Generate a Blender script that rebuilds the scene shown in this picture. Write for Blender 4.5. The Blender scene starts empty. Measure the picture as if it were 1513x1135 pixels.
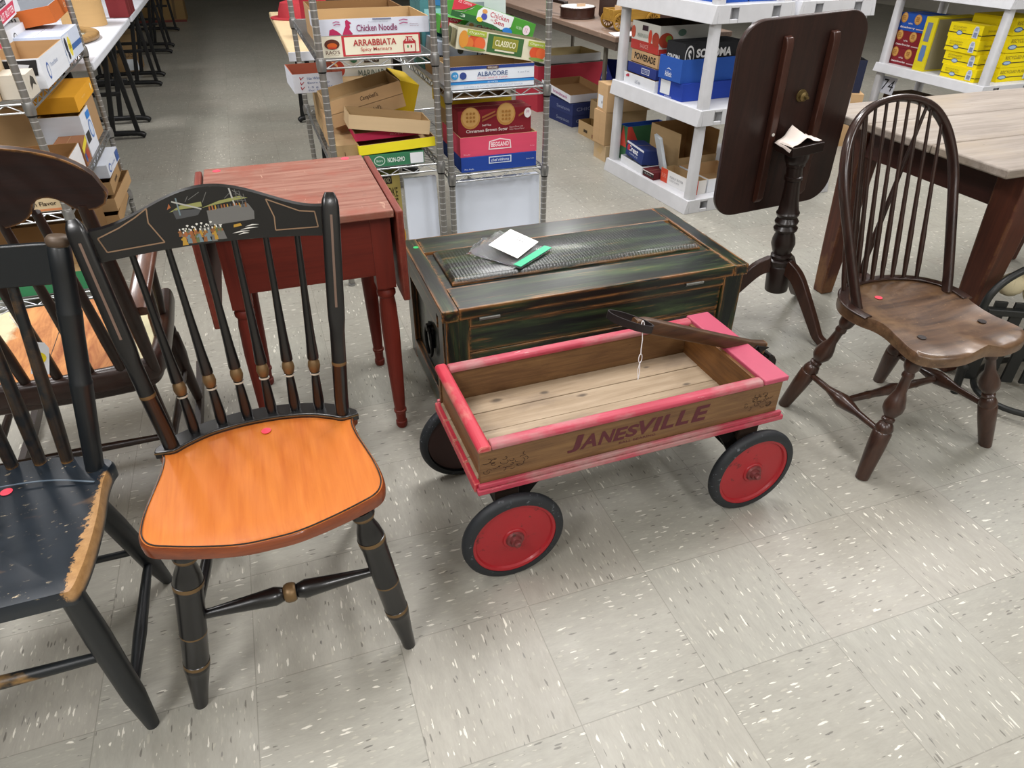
import bpy, bmesh, math, random
from mathutils import Vector, Matrix, Quaternion
scene = bpy.context.scene
COL = scene.collection
V = Vector
PI = math.pi
R = math.radians
random.seed(7)
IDENT = Matrix.Identity(4)
WM = {}                                   # world matrix of every object built here

# ------------------------------------------------------------------ colours and materials
def lin(h):
    h = h.lstrip('#')
    out = []
    for i in (0, 2, 4):
        c = int(h[i:i + 2], 16) / 255
        out.append(c / 12.92 if c <= .04045 else ((c + .055) / 1.055) ** 2.4)
    return (*out, 1)

class NT:
    """a thin wrapper that adds and links shader nodes"""
    def __init__(s, name):
        s.m = bpy.data.materials.new(name)
        s.m.use_nodes = True
        s.t = s.m.node_tree
        s.t.nodes.clear()
        s.out = s.t.nodes.new('ShaderNodeOutputMaterial')
        s.b = s.t.nodes.new('ShaderNodeBsdfPrincipled')
        s.t.links.new(s.b.outputs[0], s.out.inputs[0])
    def n(s, typ, ins=None, **kw):
        nd = s.t.nodes.new('ShaderNode' + typ)
        for k, v in kw.items():
            setattr(nd, k, v)
        for k, v in (ins or {}).items():
            s.set(nd, k, v)
        return nd
    def set(s, nd, k, v):
        i = nd.inputs[k]
        if isinstance(v, bpy.types.NodeSocket):
            s.t.links.new(v, i)
        elif isinstance(v, bpy.types.Node):
            s.t.links.new(v.outputs[0], i)
        else:
            i.default_value = v
    def math(s, op, a, b=0.0, c=None):
        d = {0: a, 1: b}
        if c is not None:
            d[2] = c
        return s.n('Math', d, operation=op).outputs[0]
    def vmath(s, op, a, b=(0, 0, 0)):
        return s.n('VectorMath', {0: a, 1: b}, operation=op).outputs[0]
    def ramp(s, fac, *stops, interp='LINEAR'):
        r = s.n('ValToRGB', {0: fac})
        r.color_ramp.interpolation = interp
        e = r.color_ramp.elements
        while len(e) < len(stops):
            e.new(.5)
        for el, (p, c) in zip(e, stops):
            el.position = p
            el.color = c if len(c) == 4 else (*c, 1)
        return r.outputs[0]
    def step(s, fac, a, b):
        return s.n('MapRange', {0: fac, 1: a, 2: b, 3: 0., 4: 1.}).outputs[0]
    def mix(s, f, a, b):
        m = s.n('Mix', data_type='RGBA')
        s.set(m, 0, f); s.set(m, 6, a); s.set(m, 7, b)
        return m.outputs[2]
    def obj(s):
        return s.n('TexCoord').outputs['Object']
    def noise(s, vec, scale, detail=4, rough=.55, dist=0.):
        return s.n('TexNoise', {'Vector': vec, 'Scale': scale, 'Detail': detail, 'Roughness': rough, 'Distortion': dist}).outputs[0]
    def stretch(s, vec, axis, along, across):
        k = [across] * 3
        k[axis] = along
        return s.vmath('MULTIPLY', vec, tuple(k))
    def edge(s, radius):
        """1 on edges that are rubbed, 0 on flats"""
        bv = s.n('Bevel', {'Radius': radius}, samples=4).outputs[0]
        nn = s.n('NewGeometry').outputs['Normal']
        d = s.n('VectorMath', {0: bv, 1: nn}, operation='DOT_PRODUCT').outputs['Value']
        return s.step(d, .985, .86)
    def bump(s, h, strength, dist=.002):
        s.set(s.b, 'Normal', s.n('Bump', {'Strength': strength, 'Distance': dist, 'Height': h}))
    def fin(s, color, rough=.5, metal=0., coat=0., spec=.5):
        s.set(s.b, 'Base Color', color); s.set(s.b, 'Roughness', rough)
        s.set(s.b, 'Metallic', metal); s.set(s.b, 'Coat Weight', coat); s.set(s.b, 'Coat Roughness', .12)
        s.set(s.b, 'Specular IOR Level', spec)
        return s.m

MATS = {}
def flat(h, rough=.5, metal=0., spec=.4):
    k = ('flat', h, rough, metal)
    if k not in MATS:
        t = NT('surface_' + h)
        n = t.noise(t.obj(), 9., 3)
        c = t.mix(n, tuple(x * .93 for x in lin(h)[:3]) + (1,), lin(h))
        MATS[k] = t.fin(c, rough, metal, 0, spec)
    return MATS[k]

def board(h):
    """raw or printed cardboard"""
    k = ('board', h)
    if k not in MATS:
        t = NT('cardboard_' + h)
        v = t.obj()
        n = t.noise(t.stretch(v, 2, 60, 6), 1., 5)
        n2 = t.noise(v, 12., 4)
        c = t.mix(n, tuple(x * .84 for x in lin(h)[:3]) + (1,), lin(h))
        c = t.mix(t.math('MULTIPLY', n2, .25), c, tuple(min(1, x * 1.15) for x in lin(h)[:3]) + (1,))
        MATS[k] = t.fin(c, .72, 0, 0, .25)
    return MATS[k]

def wood(key, dark, light, axis=0, s=1., rough=.42, coat=0., wear=None, wr=.004, wa=.5, scratch=None, patch=None, bump=.12, spec=.4):
    if key in MATS:
        return MATS[key]
    t = NT(key)
    v = t.obj()
    g = t.stretch(v, axis, 2.2 * s, 26. * s)
    n1 = t.noise(g, 2.2, 7, .62, .5)
    n2 = t.noise(t.stretch(v, axis, 1.2 * s, 4. * s), 2., 3)
    n3 = t.noise(t.stretch(v, axis, 6 * s, 190 * s), 1.6, 3, .6)
    f = t.math('ADD', t.math('MULTIPLY', n1, .55), t.math('ADD', t.math('MULTIPLY', n2, .3), t.math('MULTIPLY', n3, .2)))
    c = t.mix(t.step(f, .36, .68), lin(dark), lin(light))
    if patch:                                            # (colour, scale, low, high): stains and worn-through places
        pn = t.noise(t.stretch(v, axis, patch[1] * .45, patch[1]), 1., 6, .62)
        c = t.mix(t.step(pn, patch[2], patch[3]), c, lin(patch[0]))
    if scratch:
        sn = t.noise(t.stretch(v, axis, 5., 55.), 1.5, 5, .7, 1.5)
        c = t.mix(t.step(sn, .66, .74), c, lin(scratch))
    if wear:
        e = t.edge(wr)
        wn = t.noise(v, 22., 5, .65)
        c = t.mix(t.math('MULTIPLY', e, t.step(wn, .62 - wa * .35, .72 - wa * .3)), c, lin(wear))
    t.bump(f, bump)
    MATS[key] = t.fin(c, rough, 0, coat, spec)
    return MATS[key]

def gloss(key, h, rough=.3, metal=0., coat=0., wear=None, wr=.003, wa=.4, speck=None, spec=.5):
    """painted, plastic or metal surface with a little mottling"""
    if key in MATS:
        return MATS[key]
    t = NT(key)
    v = t.obj()
    n = t.noise(v, 14., 5)
    c = t.mix(n, tuple(x * .8 for x in lin(h)[:3]) + (1,), lin(h))
    if speck:
        sn = t.noise(v, 60., 4, .6)
        big = t.noise(v, 7., 3)
        c = t.mix(t.math('MULTIPLY', t.step(sn, .6, .66), t.step(big, .42, .6)), c, lin(speck))
    if wear:
        e = t.edge(wr)
        wn = t.noise(v, 30., 5, .65)
        c = t.mix(t.math('MULTIPLY', e, t.step(wn, .62 - wa * .35, .72 - wa * .3)), c, lin(wear))
    t.bump(n, .04)
    MATS[key] = t.fin(c, rough, metal, coat, spec)
    return MATS[key]

# ------------------------------------------------------------------ mesh builder (everything is drawn in world metres)
class MB:
    def __init__(s):
        s.v, s.f, s.m = [], [], []
    def add(s, verts, faces, mi=0):
        b = len(s.v)
        s.v += [V(p) for p in verts]
        s.f += [tuple(b + i for i in f) for f in faces]
        s.m += [mi] * len(faces) if isinstance(mi, int) else list(mi)
        return s
    def box(s, lo, hi, mi=0, M=None):
        x0, y0, z0 = lo; x1, y1, z1 = hi
        p = [(x0, y0, z0), (x1, y0, z0), (x1, y1, z0), (x0, y1, z0), (x0, y0, z1), (x1, y0, z1), (x1, y1, z1), (x0, y1, z1)]
        if M is not None:
            p = [M @ V(q) for q in p]
        return s.add(p, [(0, 3, 2, 1), (4, 5, 6, 7), (0, 1, 5, 4), (1, 2, 6, 5), (2, 3, 7, 6), (3, 0, 4, 7)], mi)
    def bar(s, a, b, w, h, up=(0, 0, 1), mi=0):
        return s.sweep([V(a), V(b)], [(w / 2, h / 2)] * 2, up, 0, mi)
    def prism(s, poly, z0, z1, M=None, mi=0):
        n = len(poly)
        p = [V((x, y, z0)) for x, y in poly] + [V((x, y, z1)) for x, y in poly]
        if M is not None:
            p = [M @ q for q in p]
        f = [tuple(range(n))[::-1], tuple(range(n, 2 * n))] + [(i, (i + 1) % n, n + (i + 1) % n, n + i) for i in range(n)]
        return s.add(p, f, mi)
    def lathe(s, a, b, prof, seg=20, mats=None, mi=0, cap=True):
        """prof: (t along a->b, radius); mats: material index of each stretch between two profile points"""
        a, b = V(a), V(b)
        d = (b - a)
        z = d.normalized()
        x = z.orthogonal().normalized()
        y = z.cross(x)
        p, f, mm = [], [], []
        for t, r in prof:
            for k in range(seg):
                q = 2 * PI * k / seg
                p.append(a + d * t + (x * math.cos(q) + y * math.sin(q)) * r)
        for i in range(len(prof) - 1):
            for k in range(seg):
                k2 = (k + 1) % seg
                f.append((i * seg + k, i * seg + k2, (i + 1) * seg + k2, (i + 1) * seg + k))
                mm.append(mats[i] if mats else mi)
        e = (len(prof) - 1) * seg
        if cap:
            f.append(tuple(range(seg))[::-1]); mm.append(mats[0] if mats else mi)
            f.append(tuple(e + k for k in range(seg))); mm.append(mats[-1] if mats else mi)
        return s.add(p, f, mm)
    def sweep(s, pts, ab, up=(0, 0, 1), rnd=0, mi=0, mats=None, closed=False, seg=16, exps=None, off=None):
        """section of half sizes (a sideways, b along up) carried along pts; rnd 0: rectangle, else superellipse"""
        pts = [V(p) for p in pts]
        n = len(pts)
        up = V(up)
        if not isinstance(ab, list):
            ab = [ab] * n
        p, f, mm = [], [], []
        for i in range(n):
            if closed:
                t = pts[(i + 1) % n] - pts[i - 1]
            else:
                t = pts[min(i + 1, n - 1)] - pts[max(i - 1, 0)]
            t.normalize()
            x = t.cross(up)
            if x.length < 1e-6:
                x = t.orthogonal()
            x.normalize()
            y = x.cross(t).normalized()
            a, b = ab[i]
            if rnd == 0:
                sec = [(-a, -b), (a, -b), (a, b), (-a, b)]
            else:
                e = exps[i] if exps else rnd
                sec = []
                for k in range(seg):
                    q = 2 * PI * k / seg
                    cq, sq = math.cos(q), math.sin(q)
                    sec.append((a * math.copysign(abs(cq) ** (2 / e), cq), b * math.copysign(abs(sq) ** (2 / e), sq)))
            for u, w in sec:
                p.append(pts[i] + x * u + y * w)
        m = len(sec)
        for i in range(n if closed else n - 1):
            j = (i + 1) % n
            for k in range(m):
                k2 = (k + 1) % m
                f.append((i * m + k, i * m + k2, j * m + k2, j * m + k))
                mm.append(mats[i] if mats else mi)
        if not closed:
            f.append(tuple(range(m))[::-1]); mm.append(mats[0] if mats else mi)
            f.append(tuple((n - 1) * m + k for k in range(m))); mm.append(mats[-1] if mats else mi)
        return s.add(p, f, mm)
    def tube(s, pts, r, seg=10, mi=0, closed=False):
        n = len(pts)
        rr = r if isinstance(r, list) else [r] * n
        up = V((0, 0, 1))
        d = V(pts[-1]) - V(pts[0])
        if abs(d.normalized().z) > .9 if d.length > 1e-6 else False:
            up = V((0, 1, 0))
        return s.sweep(pts, [(q, q) for q in rr], up, 2, mi, seg=seg, closed=closed)
    def disc(s, c, r, nrm=(0, 0, 1), seg=24, th=.0008, mi=0, ry=None):
        c, z = V(c), V(nrm).normalized()
        x = z.orthogonal().normalized() if abs(z.z) < .99 else V((1, 0, 0))
        y = z.cross(x)
        ry = ry or r
        ring = [c + x * r * math.cos(2 * PI * k / seg) + y * ry * math.sin(2 * PI * k / seg) for k in range(seg)]
        p = ring + [q + z * th for q in ring]
        f = [tuple(range(seg))[::-1], tuple(range(seg, 2 * seg))] + [(k, (k + 1) % seg, seg + (k + 1) % seg, seg + k) for k in range(seg)]
        return s.add(p, f, mi)
    def slab(s, outline, z, th, dish=None, rings=7, mi=0, bulge=.004, under=.95, side=None):
        """a seat: closed outline of (x, y), top surface dished by dish(x, y, r), soft edge, flat underside"""
        n = len(outline)
        cx = sum(p[0] for p in outline) / n
        cy = sum(p[1] for p in outline) / n
        dish = dish or (lambda x, y, r: 0)
        p, f, mm = [(cx, cy, z + dish(cx, cy, 0))], [], []
        rs = [((i + 1) / rings) ** .8 for i in range(rings)]
        lev = [(r * .985 if i == rings - 1 else r, None) for i, r in enumerate(rs)] + [(1.0, -.18), (1 + bulge, -.45), (1.0, -.8), (under, -1.0)]
        for r, k in lev:
            for x, y in outline:
                px, py = cx + (x - cx) * r, cy + (y - cy) * r
                zz = z + dish(px, py, r) if k is None else z + dish(x, y, 1) * max(0, 1 + k * .6) + k * th
                p.append((px, py, zz))
        for i in range(n):
            f.append((0, 1 + i, 1 + (i + 1) % n)); mm.append(mi)
        for l in range(len(lev) - 1):
            for i in range(n):
                j = (i + 1) % n
                f.append((1 + l * n + i, 1 + (l + 1) * n + i, 1 + (l + 1) * n + j, 1 + l * n + j))
                mm.append(side if side is not None and l >= rings - 1 else mi)
        b = 1 + (len(lev) - 1) * n
        f.append(tuple(b + i for i in range(n))); mm.append(mi)
        return s.add(p, f, mm)
    def build(s, name, mats, parent=None, M=None, sharp=35, bevel=0, smooth=True, weld=False, solid=True):
        me = bpy.data.meshes.new(name)
        wm = M if M is not None else (WM[parent] if parent else IDENT)
        inv = wm.inverted()
        me.from_pydata([inv @ p for p in s.v], [], s.f)
        for m in (mats if isinstance(mats, (list, tuple)) else [mats]):
            me.materials.append(m)
        me.polygons.foreach_set('material_index', s.m)
        if solid:
            bm = bmesh.new()
            bm.from_mesh(me)
            if weld:
                bmesh.ops.remove_doubles(bm, verts=bm.verts, dist=1e-5)
            bmesh.ops.recalc_face_normals(bm, faces=bm.faces)
            bm.to_mesh(me)
            bm.free()
        if smooth:
            me.polygons.foreach_set('use_smooth', [True] * len(me.polygons))
            me.set_sharp_from_angle(angle=R(sharp))
        ob = bpy.data.objects.new(name, me)
        COL.objects.link(ob)
        if parent:
            ob.parent = parent
        else:
            ob.matrix_world = wm
        WM[ob] = wm
        if bevel:
            b = ob.modifiers.new('soft_edges', 'BEVEL')
            b.width = bevel; b.segments = 2; b.limit_method = 'ANGLE'; b.angle_limit = R(40)
        return ob

def tag(o, label, cat, group=None, kind=None):
    if label: o['label'] = label
    if cat: o['category'] = cat
    if group: o['group'] = group
    if kind: o['kind'] = kind
    return o
def thing(name, label, cat, loc=(0, 0, 0), rz=0., group=None, M=None):
    o = bpy.data.objects.new(name, None)
    COL.objects.link(o)
    o.empty_display_size = .1
    wm = M if M is not None else Matrix.Translation(loc) @ Matrix.Rotation(rz, 4, 'Z')
    o.matrix_world = wm
    WM[o] = wm
    return tag(o, label, cat, group)
def dup(o, M, parent=None):
    """copy of a thing or part with all its children"""
    c = o.copy()
    COL.objects.link(c)
    if parent:
        c.parent = parent
    else:
        c.matrix_world = M
    WM[c] = M
    for ch in o.children:
        dup(ch, M, c)
    return c

def spline(pts, n=8, closed=False):
    """Catmull-Rom through points of any dimension"""
    P = [V(p) if len(p) > 2 else V((p[0], p[1], 0)) for p in pts]
    m = len(P)
    out = []
    for i in range(m if closed else m - 1):
        g = (lambda k: P[k % m]) if closed else (lambda k: P[min(max(k, 0), m - 1)])
        a, b, c, d = g(i - 1), g(i), g(i + 1), g(i + 2)
        for k in range(n):
            t = k / n
            out.append(.5 * ((2 * b) + (c - a) * t + (2 * a - 5 * b + 4 * c - d) * t * t + (3 * b - a - 3 * c + d) * t ** 3))
    if not closed:
        out.append(P[-1])
    return out if len(pts[0]) > 2 else [(p.x, p.y) for p in out]

TXT = {}
def glyphs(s, bold=.0, shear=0.):
    k = (s, bold, shear)
    if k not in TXT:
        cu = bpy.data.curves.new('writing', 'FONT')
        cu.body = s
        cu.offset = bold
        cu.shear = shear
        cu.resolution_u = 3
        ob = bpy.data.objects.new('writing', cu)
        me = bpy.data.meshes.new_from_object(ob)
        vs = [(v.co.x, v.co.y) for v in me.vertices]
        fs = [tuple(p.vertices) for p in me.polygons]
        bpy.data.objects.remove(ob); bpy.data.meshes.remove(me); bpy.data.curves.remove(cu)
        x0 = min(v[0] for v in vs); x1 = max(v[0] for v in vs)
        y0 = min(v[1] for v in vs); y1 = max(v[1] for v in vs)
        TXT[k] = ([((x - x0) / (x1 - x0), (y - y0) / (y1 - y0)) for x, y in vs], fs)
    return TXT[k]
def write(mb, s, o, ux, uy, w, h, mi=0, bold=0., shear=0.):
    """flat lettering s that fills w x h from corner o along ux, uy"""
    vs, fs = glyphs(s, bold, shear)
    o, ux, uy = V(o), V(ux), V(uy)
    mb.add([o + ux * (x * w) + uy * (y * h) for x, y in vs], fs, mi)

def carton(name, label, P, yaw, dims, outer, inner='b59a72', top=False, tilt=(0, 0), group=None, deco=(), cat='box', wall=.004, tops=None, fh=1.):
    """a cardboard box or open tray. P: its front bottom left corner. deco: print on the faces F(ront) L(eft) R(ight) T(op)"""
    w, d, h = dims
    M = Matrix.Translation(P) @ Matrix.Rotation(R(yaw), 4, 'Z') @ Matrix.Rotation(R(tilt[1]), 4, 'Y') @ Matrix.Rotation(R(tilt[0]), 4, 'X')
    mb = MB()
    if top:
        mb.box((0, 0, 0), (w, d, h), 0, M)
        mb.box((w * .02, d * .495, h), (w * .98, d * .505, h + .0006), 1, M)   # the closed flaps' seam
        for x in (0, w):                                                        # folded board shows at the side seams
            mb.box((x - .0006, d * .46, h * .1), (x + .0006, d * .54, h * .9), 0, M)
    else:
        def shell(lo, hi, inn):
            i0 = len(mb.m)
            mb.box(lo, hi, 0, M)
            for k in inn:
                mb.m[i0 + k] = 1
        # faces: 0 bottom 1 top 2 front 3 right 4 back 5 left
        hf = h * fh
        shell((0, 0, 0), (w, d, wall), [1])
        shell((0, 0, wall), (w, wall, hf), [1, 4])
        shell((0, d - wall, wall), (w, d, h), [1, 2])
        shell((0, wall, wall), (wall, d - wall, h), [1, 3])
        shell((w - wall, wall, wall), (w, d - wall, h), [1, 5])
    ob = mb.build(name, [board(outer), board(inner)], M=M, smooth=False)
    tag(ob, label, cat, group)
    pr, le, pm, lm = MB(), MB(), [], []
    ux = M.to_3x3() @ V((1, 0, 0)); uy = M.to_3x3() @ V((0, 1, 0)); uz = M.to_3x3() @ V((0, 0, 1))
    lay = 0
    for it in deco:
        k, fc, a = it[0], it[1], it[2:]
        lay += 1
        e = .0007 + .00025 * lay
        o, u, v, W, H = {'F': (M @ V((0, -e, 0)), ux, uz, w, h), 'L': (M @ V((-e, d, 0)), -uy, uz, d, h),
                         'R': (M @ V((w + e, 0, 0)), uy, uz, d, h), 'T': (M @ V((0, 0, h + e)), ux, uy, w, d)}[fc]
        col = a[-1] if k in 'rep' else a[5]
        tgt, mm = (pr, pm) if k in 'rep' else (le, lm)
        m = flat(col, .55)
        if m not in mm:
            mm.append(m)
        mi = mm.index(m)
        q = lambda x, y: o + u * (x * W) + v * (y * H)
        if k == 'r':
            x0, y0, x1, y1 = a[:4]
            tgt.add([q(x0, y0), q(x1, y0), q(x1, y1), q(x0, y1)], [(0, 1, 2, 3)], mi)
        elif k == 'e':
            x, y, rx, ry = a[:4]
            tgt.add([q(x + rx * math.cos(2 * PI * i / 20), y + ry * math.sin(2 * PI * i / 20)) for i in range(20)], [tuple(range(20))], mi)
        elif k == 'p':
            tgt.add([q(*p) for p in a[0]], [tuple(range(len(a[0])))], mi)
        elif k == 't':
            x0, y0, x1, y1, s = a[:5]
            opt = a[6] if len(a) > 6 else {}
            write(tgt, s, q(x0, y0), u, v, (x1 - x0) * W, (y1 - y0) * H, mi, **opt)
    if pr.f:
        pr.build('printed_panel', pm, ob, smooth=False, solid=False)
    if le.f:
        le.build('lettering', lm, ob, smooth=False, solid=False)
    return ob
# ------------------------------------------------------------------ camera
FPX, PITCH, ROLL, YAW, CAMZ = 1024.865, .59873, .0036, R(19.41), 1.342
cam_d = bpy.data.cameras.new('camera')
cam = bpy.data.objects.new('camera', cam_d)
COL.objects.link(cam)
cam_d.sensor_width = 36
cam_d.lens = FPX / 1513 * 36
cam_d.clip_start = .05
_r = V((math.cos(YAW), -math.sin(YAW), 0))
_g = V((math.sin(YAW), math.cos(YAW), 0))
_f = _g * math.cos(PITCH) + V((0, 0, -math.sin(PITCH)))
_u = _g * math.sin(PITCH) + V((0, 0, math.cos(PITCH)))
_r2 = _r * math.cos(ROLL) + _u * math.sin(ROLL)
_u2 = _u * math.cos(ROLL) - _r * math.sin(ROLL)
cam.matrix_world = Matrix(((_r2.x, _u2.x, -_f.x, 0), (_r2.y, _u2.y, -_f.y, 0), (_r2.z, _u2.z, -_f.z, CAMZ), (0, 0, 0, 1)))
scene.camera = cam
scene.view_settings.view_transform = 'Standard'
scene.view_settings.look = 'None'
scene.view_settings.gamma = 1
scene.view_settings.use_curve_mapping = False
scene.view_settings.exposure = 0.0

# ------------------------------------------------------------------ light: rows of ceiling troffers over the front of the shop
world = bpy.data.worlds.new('shop_air')
scene.world = world
world.use_nodes = True
world.node_tree.nodes['Background'].inputs[0].default_value = (.93, .96, 1, 1)
world.node_tree.nodes['Background'].inputs[1].default_value = .1
def troffer(x, y, w, sx=.6, sy=1.2, col=(1., .985, .985)):
    l = bpy.data.lights.new('ceiling_troffer', 'AREA')
    l.shape = 'RECTANGLE'
    l.size, l.size_y = sx, sy
    l.energy = w
    l.color = col
    o = bpy.data.objects.new('ceiling_troffer', l)
    COL.objects.link(o)
    o.location = (x, y, 3.05)
for x, y, w in ((-1.7, -.7, 84), (.7, -2.0, 62), (3.0, -1.5, 58), (-1.2, 1.6, 56), (1.2, 2.3, 60), (3.6, 2.2, 60), (-1.7, 5.2, 88), (1.5, 4.7, 62), (4.2, 4.4, 56), (5.8, 2.5, 36), (3.4, 7.6, 44)):
    troffer(x, y, w)

# ------------------------------------------------------------------ floor of 12 inch vinyl tiles, grain turned in every other tile
def floor_mat():
    t = NT('vinyl_tile')
    v = t.obj()
    v = t.vmath('MULTIPLY', t.vmath('SUBTRACT', v, (.996, .669, 0)), (1 / .3048, 1 / .3048, 0))
    cell = t.vmath('FLOOR', v)
    fr = t.vmath('FRACTION', v)
    sc = t.n('SeparateXYZ', {0: cell})
    par = t.math('PINGPONG', t.math('ADD', sc.outputs[0], sc.outputs[1]), 1.)
    sf = t.n('SeparateXYZ', {0: fr})
    sw = t.n('CombineXYZ', {0: sf.outputs[1], 1: sf.outputs[0]}).outputs[0]
    m = t.n('Mix', data_type='VECTOR')
    t.set(m, 0, par); t.set(m, 4, fr); t.set(m, 5, sw)
    rnd = t.n('TexWhiteNoise', {'Vector': cell}, noise_dimensions='3D')
    uv = t.vmath('ADD', m.outputs[1], t.vmath('MULTIPLY', rnd.outputs['Color'], (37, 53, 11)))
    def chips(ax, ay, size, keep, seed, wob):
        q = t.vmath('ADD', t.vmath('MULTIPLY', uv, (ax, ay, 1)), (seed, seed * 1.7, 0))
        wn = t.n('TexNoise', {'Vector': q, 'Scale': 1.6, 'Detail': 3}).outputs['Color']
        q = t.vmath('ADD', q, t.vmath('MULTIPLY', t.vmath('SUBTRACT', wn, (.5, .5, .5)), (wob, wob, 0)))
        vo = t.n('TexVoronoi', {'Vector': q, 'Scale': 1., 'Randomness': 1.}, voronoi_dimensions='2D')
        rs = t.n('SeparateColor', {0: vo.outputs['Color']})
        on = t.math('LESS_THAN', rs.outputs[0], keep)
        rad = t.math('MULTIPLY', rs.outputs[1], size)
        return t.math('MULTIPLY', on, t.step(t.math('SUBTRACT', rad, vo.outputs['Distance']), 0., .05))
    tone = t.noise(t.vmath('MULTIPLY', uv, (5, 19, 1)), 1., 6, .6, .4)
    fine = t.noise(t.vmath('MULTIPLY', uv, (22, 90, 1)), 1., 3, .6)
    f = t.math('ADD', t.math('MULTIPLY', tone, .65), t.math('MULTIPLY', fine, .35))
    c = t.mix(t.step(f, .3, .72), lin('8b897f'), lin('a3a196'))
    rc = t.n('SeparateColor', {0: rnd.outputs['Color']})
    tint = t.ramp(rc.outputs[0], (0, lin('8c8880')), (.3, lin('999790')), (.6, lin('9f978f')), (1, lin('92928a')))
    c = t.mix(.28, c, tint)
    c = t.mix(t.math('MULTIPLY', chips(11, 40, .34, .3, 3.1, .8), .45), c, lin('b3aea0'))
    c = t.mix(t.math('MULTIPLY', chips(8, 40, .32, .12, 9.7, .9), .85), c, lin('d6d2c6'))
    c = t.mix(t.math('MULTIPLY', chips(5, 20, .16, .2, 14.7, .9), .9), c, lin('dedacd'))
    c = t.mix(t.math('MULTIPLY', chips(9, 44, .3, .14, 21.3, .6), .75), c, lin('57534d'))
    c = t.mix(t.math('MULTIPLY', chips(5, 24, .14, .1, 31.3, .8), .6), c, lin('4d4b4c'))
    # seams
    s2 = t.n('SeparateXYZ', {0: t.vmath('ABSOLUTE', t.vmath('SUBTRACT', fr, (.5, .5, 0)))})
    edge = t.math('MAXIMUM', s2.outputs[0], s2.outputs[1])
    c = t.mix(t.math('MULTIPLY', t.step(edge, .4955, .498), .42), c, lin('57534a'))
    # traffic grime
    gr = t.noise(v, .55, 5, .6)
    c = t.mix(t.math('MULTIPLY', t.step(gr, .5, .78), .3), c, lin('756f64'))
    sc2 = t.noise(t.vmath('MULTIPLY', v, (1, 1, 1)), 3.2, 8, .75)
    t.set(t.b, 'Roughness', t.math('ADD', .27, t.math('MULTIPLY', sc2, .28)))
    t.bump(t.math('ADD', t.math('MULTIPLY', sc2, .5), t.math('MULTIPLY', edge, -.2)), .05, .002)
    r = t.b.inputs['Roughness'].links[0].from_socket
    t.fin(c, r, 0, 0, .45)
    return t.m
fl = MB()
fl.box((-8, -3, -.05), (11, 24, 0))
tag(fl.build('floor', floor_mat(), smooth=False), 'beige speckled vinyl tile floor', None, kind='structure')

WALLP = gloss('wall_paint', 'b9b4a8', .8)
for nm, lo, hi in (('wall_back', (-8, 23.8, 0), (11, 24, 3.1)), ('wall_left', (-8, -3, 0), (-7.8, 23.8, 3.1)), ('wall_right', (10.8, -3, 0), (11, 23.8, 3.1)), ('wall_front', (-7.8, -3.2, 0), (10.8, -3, 3.1)), ('ceiling', (-8, -3.2, 3.1), (11, 24, 3.2))):
    tag(MB().box(lo, hi).build(nm, WALLP if nm != 'ceiling' else flat('e6e6e2', .8), smooth=False), 'plain painted shop ' + nm.split('_')[0], None, kind='structure')
# ------------------------------------------------------------------ shared finishes
BLACK = gloss('black_lacquer', '0d0d0f', .3, 0, .25, wear='5a5148', wr=.0025, wa=.15)
GOLD = gloss('bronze_gilding', '7a6140', .45, .5)
PALE = flat('b9b4a6', .4)
DOT_RED = flat('f2485c', .45)
DOT_GREEN = flat('35c06a', .45)
def dot(parent, c, n=(0, 0, 1), r=.0095, m=None, label='round red price sticker'):
    o = MB().disc(c, r, n, 20, .0008).build('price_sticker', m or DOT_RED, parent, sharp=30)
    o['label'] = label
    return o

# ================================================================== black chair with a maple seat and a painted crest
XC = -.115
chair = thing('painted_chair', 'black side chair with orange maple seat and a harbour scene painted on its crest', 'chair', (XC, 1.1, 0))
maple = wood('maple_seat', 'a8551d', 'c4732f', 1, .8, .36, .2, bump=.03, patch=('b8682a', 5, .5, .75))
edge_w = wood('maple_edge', '5e2a14', '8a4522', 0, .8, .28, .4, bump=.03)
half = [(.0, -.172), (.05, -.17), (.11, -.158), (.165, -.142), (.198, -.128), (.212, -.105), (.214, -.075), (.209, -.03), (.199, .02), (.191, .06), (.187, .1), (.19, .125), (.196, .14),
        (.165, .165), (.11, .19), (.05, .203), (0, .206)]
half = [(x, y + 1.1) for x, y in half]
outl = spline([(XC + x, y) for x, y in half] + [(XC - x, y) for x, y in half[-2:0:-1]], 4, True)
def dish(x, y, r):
    fr = max(0, (1.0 - y) / .08)
    return -.006 * (1 - r ** 2) - .016 * min(1.2, fr) ** 2
def front_edge(mb, rings=7):
    return mb
s = MB().slab(outl, .452, .034, dish, 9, 0, .004, .93, side=1)
s.build('seat', [maple, edge_w], chair, sharp=50)
# thin dark line inlaid round the seat edge
ln = [(XC + (x - XC) * .972, 1.1 + (y - 1.1) * .972) for x, y in outl if y < 1.235]
ln.sort(key=lambda p: math.atan2(p[0] - XC, -(p[1] - 1.15)))
MB().sweep([(x, y, .4535 + dish(x, y, .97)) for x, y in ln], (.0012, .0006), (0, 0, 1)).build('inlay_line', BLACK, chair)
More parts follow.
